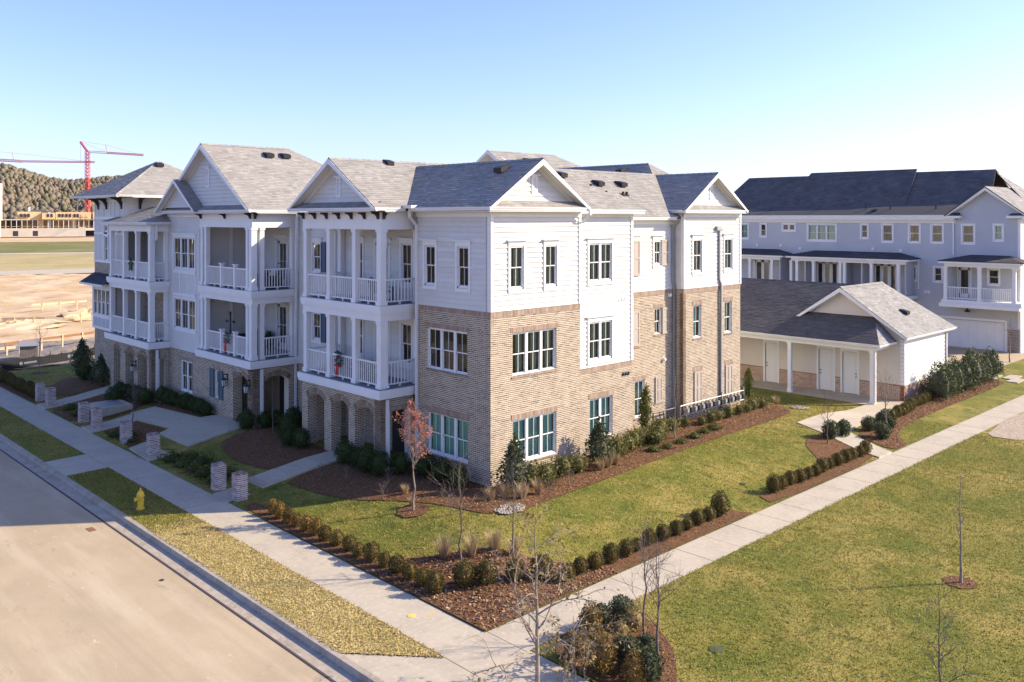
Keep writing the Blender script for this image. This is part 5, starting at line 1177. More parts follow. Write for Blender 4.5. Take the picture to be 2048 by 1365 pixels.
for a, b in zip(fpts[:-1], fpts[1:]):
    n = max(2, int((b-a).length/.9))
    for i in range(n):
        p = a+(b-a)*(i/n); q = a+(b-a)*((i+1)/n); m_ = (p+q)/2+Vector((.03, -.03)); z = .62+rnd.uniform(-.04, .04)
        mb = MB().poly([(p.x, p.y, -.1), (m_.x, m_.y, -.1), (m_.x, m_.y, z-.05), (p.x, p.y, z)]).poly([(m_.x, m_.y, -.1), (q.x, q.y, -.1), (q.x, q.y, z), (m_.x, m_.y, z-.05)]); mb.build('fabric', 'silt_fence', SF)
        MB().tube((p.x, p.y, -.1), (p.x, p.y, .85 if i == 0 else .7), .025, n=5).build('stake', 'metal_dark', SF)
    nrm = Vector((b-a).normalized()); out = Vector((nrm.y, -nrm.x))*.05; k = max(1, int((b-a).length/2.2))
    for i in range(k):
        c = a+(b-a)*((i+.4)/k)+out; mb = MB(); r = .12
        mb.poly([(c.x+nrm.x*r*math.cos(t), c.y+nrm.y*r*math.cos(t), .3+r*math.sin(t)) for t in [j*.524 for j in range(12)]]); e = c+nrm*.2; f = c+nrm*1.05
        mb.poly([(e.x, e.y, .24), (f.x, f.y, .24), (f.x, f.y, .36), (e.x, e.y, .36)]); mb.build('print', 'silt_print', SF)
KN = thing('wooden_crate', 'small grey plank crate with a pitched lid behind the silt fence', 'crate', (-2.35, 44.2, 0), R(-20))
for i in range(6): MB().box(-.55+i*.185, -.38+i*.185, -.42, -.38, 0, .95).build('plank', 'wood_grey', KN, local=True); MB().box(-.55+i*.185, -.38+i*.185, .38, .42, 0, .95).build('plank', 'wood_grey', KN, local=True)
MB().box(-.55, -.52, -.4, .4, 0, .95).box(.52, .55, -.4, .4, 0, .95).build('side', 'wood_grey', KN, local=True)
for s in (-1, 1): MB().prism([(-.65, 0, 1.25), (.65, 0, 1.25), (.65, s*.55, .95), (-.65, s*.55, .95)], (0, 0, .04)).build('lid_board', 'galv', KN, local=True)
def heap(x, y, r, h, label, mat='dirt', seed=1):
    rr = random.Random(seed); mb = MB(); n = 18; m = 7
    for j in range(m+1):
        for i in range(n): t = j/m; a = i*6.283/n; q = r*(1-t)*(1+rr.uniform(-.25, .25)); mb.v.append((x+q*1.5*math.cos(a), y+q*math.sin(a), -.1+h*(t**.8)+rr.uniform(-.12, .12)*(t > 0)))
    for j in range(m):
        for i in range(n): mb.f.append((j*n+i, j*n+(i+1) % n, (j+1)*n+(i+1) % n, (j+1)*n+i))
    tag(mb.build('soil_heap', mat), label, 'soil heap', 'soil heaps on the building site')
heap(9.5, 69, 2.6, 1.0, 'dark reddish soil heap beside the far corner of the apartment building', 'dirt', 2); heap(2.5, 66, 3.2, .7, 'rough low soil heap in the middle of the dirt field', 'dirt', 3); heap(-2, 68, 3, 1.0, 'broken soil heap at the left edge of the dirt field', 'dirt', 4)
heap(-4.2, 52, 1.4, .5, 'small pale soil heap behind the short board at left', 'soil', 5)

# ------------------------------------------------------------------ plants
ORD = ['first', 'second', 'third', 'fourth', 'fifth', 'sixth', 'seventh', 'eighth', 'ninth', 'tenth', 'eleventh', 'twelfth', 'thirteenth', 'fourteenth', 'fifteenth', 'sixteenth', 'seventeenth', 'eighteenth', 'nineteenth', 'twentieth']
def leaf_mesh(name, P, size, mat, rs, aspect=.5, outward=None, up=.3, extra=None, emat=None):
    """diamond leaves at points P (n,3)"""
    n = len(P); d = rs.normal(size=(n, 3))
    if outward is not None: d = d*.8+outward*.9
    d[:, 2] += up; d /= np.linalg.norm(d, axis=1)[:, None]
    w = np.cross(d, rs.normal(size=(n, 3))); w /= np.linalg.norm(w, axis=1)[:, None]+1e-9
    L = (size*rs.uniform(.6, 1.3, n))[:, None]
    V = np.stack([P, P+d*L*.45+w*L*aspect*.5, P+d*L, P+d*L*.45-w*L*aspect*.5], 1).reshape(-1, 3)
    F = [(4*i, 4*i+1, 4*i+2, 4*i+3) for i in range(n)]
    me = bpy.data.meshes.new(name); V = V.tolist(); me.materials.append(MATS[mat]); ne = 0
    if extra is not None:
        o = len(V); V += extra.v; F += [tuple(o+k for k in f) for f in extra.f]; ne = len(extra.f); me.materials.append(MATS[emat])
    me.from_pydata(V, [], F)
    if ne: me.polygons.foreach_set('material_index', [0]*n+[1]*ne)
    return me
def blob_points(n, rs, rx, rz, zc, shell=.55, lump=.16, cone=0.):
    d = rs.normal(size=(n, 3)); d /= np.linalg.norm(d, axis=1)[:, None]
    ph = rs.uniform(0, 6.28, 6); r = 1+lump*(np.sin(d[:, 0]*4+ph[0])+np.sin(d[:, 1]*5+ph[1])+np.sin(d[:, 2]*5+ph[2])+np.sin(d[:, 0]*9+d[:, 2]*7+ph[3]))*.5
    q = rs.uniform(shell**3, 1, n)**(1/3)*r
    P = d*q[:, None]*np.array([rx, rx, rz])
    if cone:
        t = (P[:, 2]/rz+1)/2; k = np.clip(1.25-cone*t, .12, 1.3); P[:, 0] *= k; P[:, 1] *= k
    P[:, 2] += zc; P[:, 2] = np.maximum(P[:, 2], .02)
    return P, d
def core(rx, rz, zc, cone=0.):
    mb = MB(); pr = []
    for k in range(7):
        a = -math.pi/2+math.pi*k/6; t = (math.sin(a)+1)/2; pr.append((max(.01, rx*.72*math.cos(a)*(1.2-cone*t if cone else 1)), zc+rz*.80*math.sin(a)))
    return mb.lathe(pr, (0, 0, 0), 9)
SHR = {}
def shrub_kind(kind):
    if kind in SHR: return SHR[kind]
    out = []
    for v in range(3):
        rs = np.random.RandomState(hash(kind) % 1 + sum(map(ord, kind))*7+v)
        n, rx, rz, zc, size, mat, asp, cone, lump, shell = {
            'box': (1300, .27, .31, .30, .048, 'leaf_box', .6, 0, .08, .72), 'bronze': (1200, .24, .33, .32, .052, 'leaf_bronze', .55, 0, .12, .68),
            'boxbig': (1500, .42, .46, .43, .065, 'leaf_green', .6, 0, .12, .68), 'laurel': (520, .42, .42, .38, .13, 'leaf_laurel', .42, 0, .28, .4),
            'holly': (1500, .62, 1.0, 1.0, .12, 'leaf_holly', .55, 1.0, .2, .45), 'arbor': (1100, .30, 1.05, 1.05, .12, 'leaf_arbor', .35, .85, .12, .55),
            'hedgeholly': (1500, .70, .95, .92, .14, 'leaf_holly', .5, .5, .26, .45), 'cover': (420, .42, .16, .10, .10, 'leaf_arbor', .4, 0, .3, .3), 'boxgreen': (1200, .30, .34, .33, .06, 'leaf_holly', .6, 0, .10, .68),
            'brown': (420, .36, .30, .26, .10, 'leaf_dry', .3, 0, .3, .3)}[kind]
        P, d = blob_points(n, rs, rx, rz, zc, shell, lump, cone)
        ex = core(rx, rz, zc, cone)
        out.append(leaf_mesh(kind+'_leaves', P, size, mat, rs, asp, d, .35, ex, mat))
    SHR[kind] = out; return out
def shrub(name, kind, x, y, label, cat='shrub', s=1., group=None, sz=None):
    o = bpy.data.objects.new(name, rnd.choice(shrub_kind(kind))); COL.objects.link(o)
    o.location = (x, y, zg(x, y)+.02); o.rotation_euler = (rnd.uniform(-.06, .06), rnd.uniform(-.06, .06), rnd.uniform(0, 6.28))
    k = s*rnd.uniform(.84, 1.14); o.scale = (k, k*rnd.uniform(.92, 1.08), k*(sz or 1)*rnd.uniform(.92, 1.08))
    return tag(o, label, cat, group)
def row(name, kind, pts, fmt, group, cat='shrub', s=1., last=None):
    for i, (x, y) in enumerate(pts):
        big = last is not None and i in last
        shrub(name, kind, x+rnd.uniform(-.05, .05), y+rnd.uniform(-.05, .05), fmt % ORD[i], cat, s*(last[i] if big else 1)*(.72 if name == 'laurel' and x > 11.5 else 1), group, 1.15 if big else None)
def lerp(a, b, n): return [(a[0]+(b[0]-a[0])*i/(n-1), a[1]+(b[1]-a[1])*i/(n-1)) for i in range(n)]
row('boxwood', 'bronze', lerp((-6.02, 3.95), (-6.05, 1.25), 6), 'bronze tinged boxwood by the street sidewalk, %s from the brick gate pier', 'boxwoods along the street sidewalk', s=.80)
row('boxwood', 'box', lerp((-6.03, .7), (-5.95, -4.45), 10), 'green boxwood by the street sidewalk, %s after the bronze ones', 'boxwoods along the street sidewalk', s=.80, last={9: 1.25})
row('boxwood', 'box', [(-5.29, -4.79), (-4.83, -5.05), (-4.11, -5.35), (-3.45, -5.75)], 'dark boxwood in the leaf strewn corner bed, %s from the street', 'boxwoods in the corner bed', s=1.0)
row('boxwood', 'box', lerp((-3.0, -6.25), (4.35, -6.3), 13), 'bronze green boxwood along the side walk lawn edge, %s from the corner', 'boxwoods along the side walk', s=.76, last={12: 1.3})
row('boxwood', 'box', lerp((7.75, -6.25), (15.2, -6.25), 13), 'dark boxwood between side walk and lawn, %s from the tall end one', 'boxwoods in the second side bed', s=.78, last={0: 1.25, 12: 1.15})
row('boxwood', 'boxgreen', [(17.9, -5.75), (18.5, -4.85), (19.7, -5.3), (20.1, -4.75), (16.6, -4.55), (15.75, -4.35), (20.9, -4.6)], 'round green boxwood at the side path junction, %s of the cluster', 'boxwoods at the path junction', s=1.05)
row('boxwood', 'box', lerp((21.5, -4.6), (27.6, -3.95), 12), 'small dark boxwood in the row up to the storage building, %s from the junction', 'boxwoods beside the storage path', s=.85)
row('holly', 'hedgeholly', lerp((28.3, -4.25), (37.2, -4.1), 8), 'tall glossy holly screening the storage building side wall, %s from its corner', 'hollies beside the storage building', s=.95)
shrub('holly', 'holly', .35, -.85, 'cone shaped holly standing at the near corner of the building', s=.92); shrub('holly', 'holly', 4.75, -.75, 'tall cone shaped holly between the two ground floor windows', s=1.05)
shrub('arborvitae', 'arbor', 9.75, .95, 'narrow arborvitae in front of the recessed ground floor window', s=.98); shrub('arborvitae', 'arbor', 19.1, 1.6, 'dark arborvitae beyond the far end of the brick wall', s=1.0)
row('laurel', 'laurel', [(1.2, -.8), (1.75, -.95), (2.75, -.8), (3.5, -.85)], 'rounded evergreen under the sunny ground floor window, %s from the corner holly', 'shrubs under the sunny window', s=.85)
row('laurel', 'laurel', [(5.6, -.65), (6.1, -.5), (6.6, -.35), (7.2, -.2), (7.7, -.1), (8.3, .05), (8.9, .2), (8.7, -.4), (9.3, -.1), (10.3, .5), (11.1, .5), (12.1, .45), (12.9, .15), (13.6, .2), (14.3, .25), (15.0, .2), (16.0, .25), (16.7, .2), (17.3, .25), (18.0, .2)], 'loose yellow green shrub along the sunny wall, %s from the tall holly', 'shrubs along the sunny wall', s=.88)
row('boxwood', 'boxbig', [(-1.85, 6.0), (-1.88, 5.35), (-1.92, 4.6), (-1.9, 3.8), (-1.15, 3.5), (-.75, 2.6), (-.7, 1.7), (-.75, .8)], 'dark rounded boxwood along the shaded street wall, %s from the porch path', 'boxwoods along the shaded wall', s=.9)
row('boxwood', 'boxbig', [(-1.9, 9.1), (-1.75, 10.0), (-1.4, 11.2), (-2.1, 9.8), (-.6, 12.2)], 'dark boxwood in the bed left of the near porch path, %s from the path', 'boxwoods left of the near porch path', s=1.0)
row('boxwood', 'boxbig', [(-1.95, 13.75), (-1.35, 13.25), (-.8, 13.1), (-.1, 12.8)], 'dark boxwood beside the arched entry, %s from the doorway', 'boxwoods beside the arched entry', s=.85)
row('boxwood', 'boxbig', lerp((-2.1, 17.4), (-2.3, 21.9), 8), 'dark clipped boxwood under the shuttered window wall, %s from the lantern', 'boxwoods under the shuttered window wall', s=.8)
row('boxwood', 'boxbig', [(-2.95, 22.4), (-3.0, 23.6), (-3.1, 24.6), (-3.0, 25.6), (-3.9, 24.0)], 'dark boxwood in front of the far arcade, %s from the right', 'boxwoods in front of the far arcade', s=.95)
shrub('laurel', 'holly', -2.9, 28.9, 'tall dark holly against the far end of the arcade', s=.9); shrub('holly', 'holly', -1.7, 35.5, 'large dark evergreen on the lawn beyond the far end of the building', s=1.2)
row('laurel', 'boxbig', [(-2.8, 30.2), (-2.9, 31.4), (-2.6, 32.6)], 'dark shrub at the base of the far brick wall, %s from the arcade', 'shrubs at the far brick wall')
row('boxwood', 'box', lerp((-6.0, 29.4), (-5.95, 40), 16), 'dark low boxwood beside the far sidewalk, %s from the last gate pier', 'boxwoods beside the far sidewalk', s=1.15)
row('juniper', 'cover', [(-5.7, 8.6), (-5.2, 9.0), (-5.75, 9.5), (-5.2, 9.9), (-5.7, 10.4), (-5.25, 10.9), (-5.75, 11.4), (-5.3, 11.9), (-5.8, 12.3)], 'low spreading juniper behind the sidewalk, %s from the near gate piers', 'junipers behind the near sidewalk', s=1.15)
row('juniper', 'cover', [(-5.9, 16.6), (-5.6, 17.3), (-5.9, 18.0), (-5.5, 22.6), (-5.7, 23.5), (-5.2, 24.3), (-5.6, 25.2)], 'low juniper in the beds between the farther gate piers, %s from the near side', 'junipers in the farther beds')
row('juniper', 'cover', [(7.8, -1.0), (8.6, -1.1), (9.6, -1.0), (10.8, -.9), (11.8, -.7), (12.6, -.6)], 'low juniper on the mulch slope by the sunny wall, %s from the left', 'junipers by the sunny wall', s=.75)
row('boxwood', 'bronze', [(-4.9, -8.75), (-5.85, -9.1), (-6.0, -10.0), (-5.9, -10.85)], 'golden brown shrub in the near corner bed, %s from the sidewalk', 'golden shrubs in the near corner bed', s=1.1)
row('boxwood', 'boxgreen', [(-3.75, -8.75), (-4.3, -8.62), (-5.4, -10.35), (-4.75, -10.2), (-5.6, -10.95)], 'glossy green boxwood in the near corner bed, %s of the group', 'green boxwoods in the near corner bed', s=.95)
row('spirea', 'brown', [(-3.9, -9.2), (-4.5, -9.3), (-4.9, -9.8), (-5.2, -9.4)], 'dry russet shrub in the near corner bed, %s from the lawn', 'russet shrubs in the near corner bed', s=.8)
# tufts of dry ornamental grass
TUF = []
for v in range(3):
    rs = random.Random(40+v); mb = MB()
    for i in range(170):
        a = rs.random()*6.283; r = .1*rs.random()**.5; b = Vector((r*math.cos(a), r*math.sin(a), 0)); ln = rs.uniform(.35, .75); o = rs.uniform(.1, .6)
        t = b+Vector((math.cos(a)*ln*o, math.sin(a)*ln*o, ln*(1-o*.45))); m_ = (b+t)/2+Vector((0, 0, ln*.15)); w = Vector((-math.sin(a), math.cos(a), 0))*.006
        mb.poly([b-w, b+w, m_+w, m_-w]); mb.poly([m_-w, m_+w, t])
    TUF.append(mb.mesh('dry_grass', 'straw'))
for i, (x, y, s) in enumerate([(-.35, -1.1, .9), (.0, -1.55, 1.0), (.7, -1.6, .9), (-.9, -1.0, .8), (4.3, -1.25, .85), (4.8, -1.2, .9), (5.3, -1.15, .85), (19.6, .3, .8), (-4.0, -3.6, 1.0), (-3.4, -3.85, 1.0), (-4.55, -3.0, 1.1), (-3.1, -4.4, .9), (-2.9, .6, .6), (-2.4, 1.6, .6)]):
    o = bpy.data.objects.new('grass_tuft', TUF[i % 3]); COL.objects.link(o); o.location = (x, y, zg(x, y)+.03); o.rotation_euler[2] = i*1.3; o.scale = (s, s, s)
    tag(o, 'dry tan ornamental grass tuft, ' + ['right of the corner holly', 'beside the pale rock bed', 'beyond the rock bed towards the sunny window', 'at the building corner in shade', 'first of three under the tall holly', 'second of three under the tall holly', 'third of three under the tall holly', 'at the far end of the sunny bed', 'in the corner bed beside the left bare tree', 'between the two bare trees', 'at the lawn edge of the corner bed', 'beside the second bare tree', 'small one near the red leaved tree', 'small one in the shaded bed'][i], 'grass tuft', 'dry grass tufts')
# trees
def make_tree(name, label, x, y, h, r0, clear, spread, seed, mat='bark', leaves=None, nl=0, lsize=.07, levels=3, nb=9, up=.8, droop=0., group=None, thin=1., lead=True):
    rs = random.Random(seed); t = thing(name, label, 'tree', (x, y, zg(x, y)), rs.random()*6.28, group)
    tr = MB(); cr = MB(); tips = []
    pts = []; n = 9; wob = h*.012
    for i in range(n+1): pts.append(Vector((rs.uniform(-wob, wob)*(i > 0), rs.uniform(-wob, wob)*(i > 0), h*i/n-(.1 if i == 0 else 0))))
    rad = [r0*(1.25 if i == 0 else 1)*max(.12, 1-(i/n)*.93) for i in range(n+1)]
    tr.path(pts, rad, 7)
    def trunk_at(z):
        f = max(0, min(n-.001, z/h*n)); i = int(f); return pts[i].lerp(pts[i+1], f-i), rad[i]
    def limb(p, d, ln, r, lv):
        k = 4; q = p; dd = d.copy(); P_ = [p]; rr = [r]
        for i in range(k):
            dd = (dd+Vector((rs.gauss(0, .16), rs.gauss(0, .16), rs.gauss(.05, .12)-droop*(lv)))).normalized(); q = q+dd*ln/k; P_.append(q); rr.append(r*(1-(i+1)/k*.8))
        cr.path(P_, rr, 5 if lv == 1 else 4)
        for i in range(1, k+1): tips.append((P_[i], dd))
        if lv < levels:
            for j in range(rs.randint(4, 6) if lv == 1 else rs.randint(3, 5)):
                f = rs.uniform(.25, 1); i = min(k-1, int(f*k)); b = P_[i].lerp(P_[i+1], f*k-i)
                s = Vector((rs.gauss(0, 1), rs.gauss(0, 1), rs.gauss(.2, .6)-droop)).normalized(); limb(b, (dd*.9+s*.75).normalized(), ln*rs.uniform(.35, .6), r*.5*thin, lv+1)
    for i in range(nb):
        z = clear+(h-clear)*(i/nb)**1.0*.9; b, rb = trunk_at(z); a = i*2.4+rs.uniform(-.4, .4)
        ln = spread*(1-.62*(z-clear)/(h-clear))*rs.uniform(.8, 1.25); d = Vector((math.cos(a), math.sin(a), up*rs.uniform(.7, 1.3))).normalized()
        limb(b, d, ln, max(.006, rb*.5), 1)
    tr.build('trunk', mat, t, local=True, smooth=True); c = cr.build('crown', mat, t, local=True)
    if nl:
        r2 = np.random.RandomState(seed); idx = r2.randint(0, len(tips), nl); P = np.array([tips[i][0] for i in idx])+r2.normal(size=(nl, 3))*.03
        link('leaves', leaf_mesh('leaves', P, lsize, leaves, r2, .55, None, -.2), c)
    return t
make_tree('red_maple', 'young tree with red leaves standing in a round mulch ring', -3.1, .25, 3.3, .035, 1.15, .95, 3, 'bark_pale', 'leaf_red', 1200, .072, nb=15, up=2.3)
make_tree('young_tree', 'bare young tree at the left of the corner bed', -4.69, -3.91, 3.1, .035, 1.35, 1.05, 5, 'bark', nb=10, up=1.5)
make_tree('young_tree', 'bare young tree at the right of the corner bed', -3.54, -4.78, 2.7, .032, 1.1, .9, 8, 'bark', nb=9, up=1.5)
make_tree('oak_sapling', 'large pale branched young tree with few dry leaves at the sidewalk crossing', -7.63, -9.73, 3.95, .055, .75, 1.35, 12, 'bark_pale', 'leaf_dry', 380, .09, nb=18, up=.95, droop=.08)
make_tree('weeping_shrub', 'sprawling pale branched shrub with dry leaves in the near corner bed', -6.35, -9.55, 1.25, .035, .15, 1.15, 14, 'bark_pale', 'leaf_dry', 520, .09, nb=16, up=.7, droop=.2)
make_tree('young_tree', 'bare young tree rear of two in the near corner bed', -4.01, -9.65, 2.6, .034, 1.2, .8, 15, 'bark', nb=11, up=1.7)
make_tree('young_tree', 'bare young tree front of two in the near corner bed', -5.15, -10.86, 2.85, .04, 1.0, 1.0, 16, 'bark', nb=12, up=1.5)
make_tree('young_tree', 'slim bare tree in a mulch ring on the open lawn', 4.48, -13.57, 2.95, .04, 1.2, .32, 18, 'bark_pale', nb=8, up=1.2, levels=2)
make_tree('young_tree', 'bare upright tree at the lower right edge of the lawn', -2.19, -15.5, 2.5, .03, .5, .75, 19, 'bark', nb=12, up=1.1)
make_tree('young_tree', 'small bare tree left of the side path junction', 14.9, -4.7, 1.95, .028, .7, .8, 21, 'bark', nb=9, up=1.6)
make_tree('young_tree', 'bare upright tree in the bed before the storage porch', 19.31, -5.3, 2.75, .04, 1.1, .85, 22, 'bark_pale', nb=11, up=1.9)
make_tree('young_tree', 'thin pale bare tree in front of the gas meters', 10.1, -.39, 2.9, .03, 1.5, 1.2, 23, 'bark_pale', nb=6, up=1.4, levels=2)
make_tree('young_tree', 'thin bare tree on the lawn before the silt fence', -3.5, 37.8, 3.4, .035, 1.5, .8, 24, 'bark_pale', nb=9, up=1.6)
make_tree('young_tree', 'slender bare tree in the bed beside the arched entry', -1.5, 12.2, 2.6, .028, 1.4, .6, 25, 'bark', nb=7, up=1.5)
make_tree('young_tree', 'small round headed bare tree between the gate piers', -4.66, 19.5, 1.75, .03, .75, .75, 26, 'bark', nb=12, up=1.0)
make_tree('young_tree', 'bare tree in front of the townhouse garage', 44.7, -2.8, 2.9, .045, 1.5, .5, 27, 'bark_pale', nb=9, up=1.8)
for i, (x, y) in enumerate([(-2.6, -1.0), (-2.2, -.2), (-1.5, -1.4), (-3.1, 1.9), (.9, -1.9), (2.2, -1.7), (-2.2, 2.8), (-2.9, 4.4), (-3.3, 5.4), (-3.0, 9.0), (-3.4, 10.2), (-2.7, 11.3), (-3.0, 12.4)]):
    make_tree('dormant_shrub', 'leafless twiggy shrub in the front bed, %s along it from the corner' % ORD[i], x, y, .55, .014, .05, .4, 60+i, 'bark', nb=9, up=1.2, levels=2, group='leafless shrubs in the front bed')
# ------------------------------------------------------------------ turf blades, bark chips, pebbles
def pip(poly, X, Y):
    c = np.zeros(len(X), bool); j = len(poly)-1
    for i in range(len(poly)):
        (a, b), (p, q) = poly[i], poly[j]
        if q != b: c ^= ((b > Y) != (q > Y)) & (X < (p-a)*(Y-b)/(q-b)+a)
        j = i
    return c
rs = np.random.RandomState(2)
ZG = np.vectorize(zg)
WALKS = [[(-6.6, 6.0), (-1.2, 6.3), (-1.2, 7.9), (-6.6, 7.6)], [(-6.47, 13.0), (-1.6, 13.8), (-1.7, 17), (-2.9, 21.3), (-6.4, 21), (-6.4, 19.3), (-4.4, 19.7), (-3.9, 16.9), (-6.4, 15.6)], [(-6.47, 26.2), (-2.6, 26.8), (-2.6, 28.3), (-6.47, 27.8)], [(14.9, -6.9), (16.2, -6.9), (17.5, -4.5), (26.3, -3.4), (26.2, -2.1), (16.3, -2.4), (16.0, -3.8)], [(24, -3.4), (40, -3.4), (40, 20), (24, 20)], [(-1.3, 0), (18, 1), (18, 32), (-2.8, 32), (-2.8, 22), (-1.3, 13)]]
def scatter(name, n, x0, x1, y0, y1, mat, label, cat, keep, hgt=(.02, .05), wid=.014, z=.012):
    X = rs.uniform(x0, x1, n); Y = rs.uniform(y0, y1, n); k = keep(X, Y); X = X[k]; Y = Y[k]; n = len(X)
    Z = ZG(X, Y)+z; h = rs.uniform(*hgt, n); a = rs.uniform(0, 6.28, n); w = wid*rs.uniform(.7, 1.6, n); l = rs.uniform(.1, .9, n)*h; b = rs.uniform(0, 6.28, n)
    B = np.stack([X, Y, Z], 1); U = np.stack([np.cos(a)*w, np.sin(a)*w, np.zeros(n)], 1); T = np.stack([np.cos(b)*l, np.sin(b)*l, h], 1)
    V = np.stack([B-U, B+U, B+T], 1).reshape(-1, 3)
    me = bpy.data.meshes.new(name); me.vertices.add(3*n); me.vertices.foreach_set('co', V.ravel()); me.loops.add(3*n); me.loops.foreach_set('vertex_index', np.arange(3*n)); me.polygons.add(n); me.polygons.foreach_set('loop_start', np.arange(0, 3*n, 3)); me.polygons.foreach_set('loop_total', np.full(n, 3)); me.update(calc_edges=True); me.materials.append(MATS[mat])
    return tag(link(name, me), label, cat, kind='stuff')
nobed = lambda X, Y: ~np.any([pip(p, X, Y) for p in list(BEDS.values())+WALKS], axis=0)
scatter('grass', 75000, -6.4, 23, -6.83, 3, 'blade', 'short green and straw turf on the house lawn', 'grass', nobed)
scatter('grass', 16000, -6.4, -2, 3, 38, 'blade', 'short turf in the shade of the building', 'grass', nobed)
scatter('grass', 90000, -6.2, 22, -19, -8.17, 'blade', 'mown turf of the open lawn beside the side walk', 'grass', lambda X, Y: nobed(X, Y) & (X > -6.2))
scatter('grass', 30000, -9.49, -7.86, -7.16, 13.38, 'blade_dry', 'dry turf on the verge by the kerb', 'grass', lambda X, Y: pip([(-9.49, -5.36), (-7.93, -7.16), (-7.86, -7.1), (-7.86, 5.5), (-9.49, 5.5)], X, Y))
scatter('grass', 9000, -9.45, -7.92, 4.8, 13.2, 'blade', 'verge turf around the hydrant, coloured green for the building shade', 'grass', lambda X, Y: X < 0)
scatter('grass', 9000, -9.45, -7.92, 16, 40, 'blade', 'farther verge turf, coloured green for the building shade', 'grass', lambda X, Y: X < 0)
def chips(name, n, keep, x0, x1, y0, y1, mat, label, cat, size=.05, z=.04, flatk=.35):
    X = rs.uniform(x0, x1, n); Y = rs.uniform(y0, y1, n); k = keep(X, Y); X = X[k]; Y = Y[k]; P = np.stack([X, Y, ZG(X, Y)+z], 1)
    d = rs.normal(size=(len(X), 3)); n_ = len(X); d[:, 2] = np.abs(d[:, 2])*flatk; d /= np.linalg.norm(d, axis=1)[:, None]
    w = np.cross(d, np.array([0, 0, 1.])+rs.normal(size=(n_, 3))*.35); w /= np.linalg.norm(w, axis=1)[:, None]; L = (size*rs.uniform(.5, 1.4, n_))[:, None]
    V = np.stack([P, P+d*L*.5+w*L*.3, P+d*L, P+d*L*.5-w*L*.3], 1).reshape(-1, 3)
    me = bpy.data.meshes.new(name); me.from_pydata(V.tolist(), [], [(4*i, 4*i+1, 4*i+2, 4*i+3) for i in range(n_)]); me.materials.append(MATS[mat])
    return tag(link(name, me), label, cat, kind='stuff')
inb = lambda *ks: (lambda X, Y: np.any([pip(BEDS[k], X, Y) for k in ks], axis=0))
chips('loose_soil', 2600, lambda X, Y: (np.abs(X+7.99-.05*np.sin(Y*7)) < .05*(1+np.sin(Y*2.3))) | (np.abs((Y+5.32)+(X+9.46)*1.16-.12) < .09*(1+np.sin(X*9))), -9.45, -7.9, -7, 4, 'chip', 'dark crumbled soil along the worn verge edges', 'soil', .05, .02)
chips('bark_chips', 26000, inb('house', 'red'), -4.3, 19.4, -2.4, 2, 'chip', 'shredded bark mulch on the bed around the building', 'mulch')
chips('bark_chips', 14000, inb('corner', 'mid'), -6.4, 16, -6.86, 5.4, 'chip_leaf', 'bark and fallen leaves along the walk beds', 'mulch')
chips('fallen_leaves', 9000, lambda X, Y: inb('corner')(X, Y) & (Y < -2.2), -6.4, -1.5, -6.86, -2.2, 'chip_leaf', 'brown fallen leaves covering the corner bed', 'leaves', .075)
chips('bark_chips', 13000, inb('right'), 16.5, 36.6, -6.9, -3.3, 'chip', 'orange bark mulch along the storage building hedge', 'mulch', .06)
chips('bark_chips', 7000, inb('near', 'lone'), -6.3, 5, -14.2, -8.2, 'chip', 'dark bark mulch in the near corner bed', 'mulch')
chips('bark_chips', 9000, inb('porch', 'triangle', 'hedge', 'far', 'house'), -6.4, -1, 2, 28, 'chip', 'dark mulch in the shaded street side beds', 'mulch')
pb = MB(); r5 = random.Random(6)
for cx_, cy_, rr_, n_p in ((-1.05, -2.05, .48, 260), (19.7, -.9, .5, 150)):
    for i in range(n_p):
        a = r5.random()*6.283; q = rr_*r5.random()**.5; x = cx_+q*1.15*math.cos(a); y = cy_+q*.8*math.sin(a); w = r5.uniform(.025, .06)
        c = Vector((x, y, zg(x, y)+.045+w*.3)); o = len(pb.v); t = r5.random()*3.14; e1 = Vector((math.cos(t), math.sin(t), 0))*w*r5.uniform(.9, 1.4); e2 = Vector((-math.sin(t), math.cos(t), 0))*w; e3 = Vector((0, 0, w*.6))
        pb.v += [tuple(c+e1), tuple(c+e2), tuple(c-e1), tuple(c-e2), tuple(c+e3+e1*.2), tuple(c-e3)]
        for k in range(4): pb.f += [(o+k, o+(k+1) % 4, o+4), (o+(k+1) % 4, o+k, o+5)]
tag(pb.build('river_pebbles', 'pebble'), 'pale river pebbles in the drain beds at both ends of the sunny bed', 'pebbles', kind='stuff')
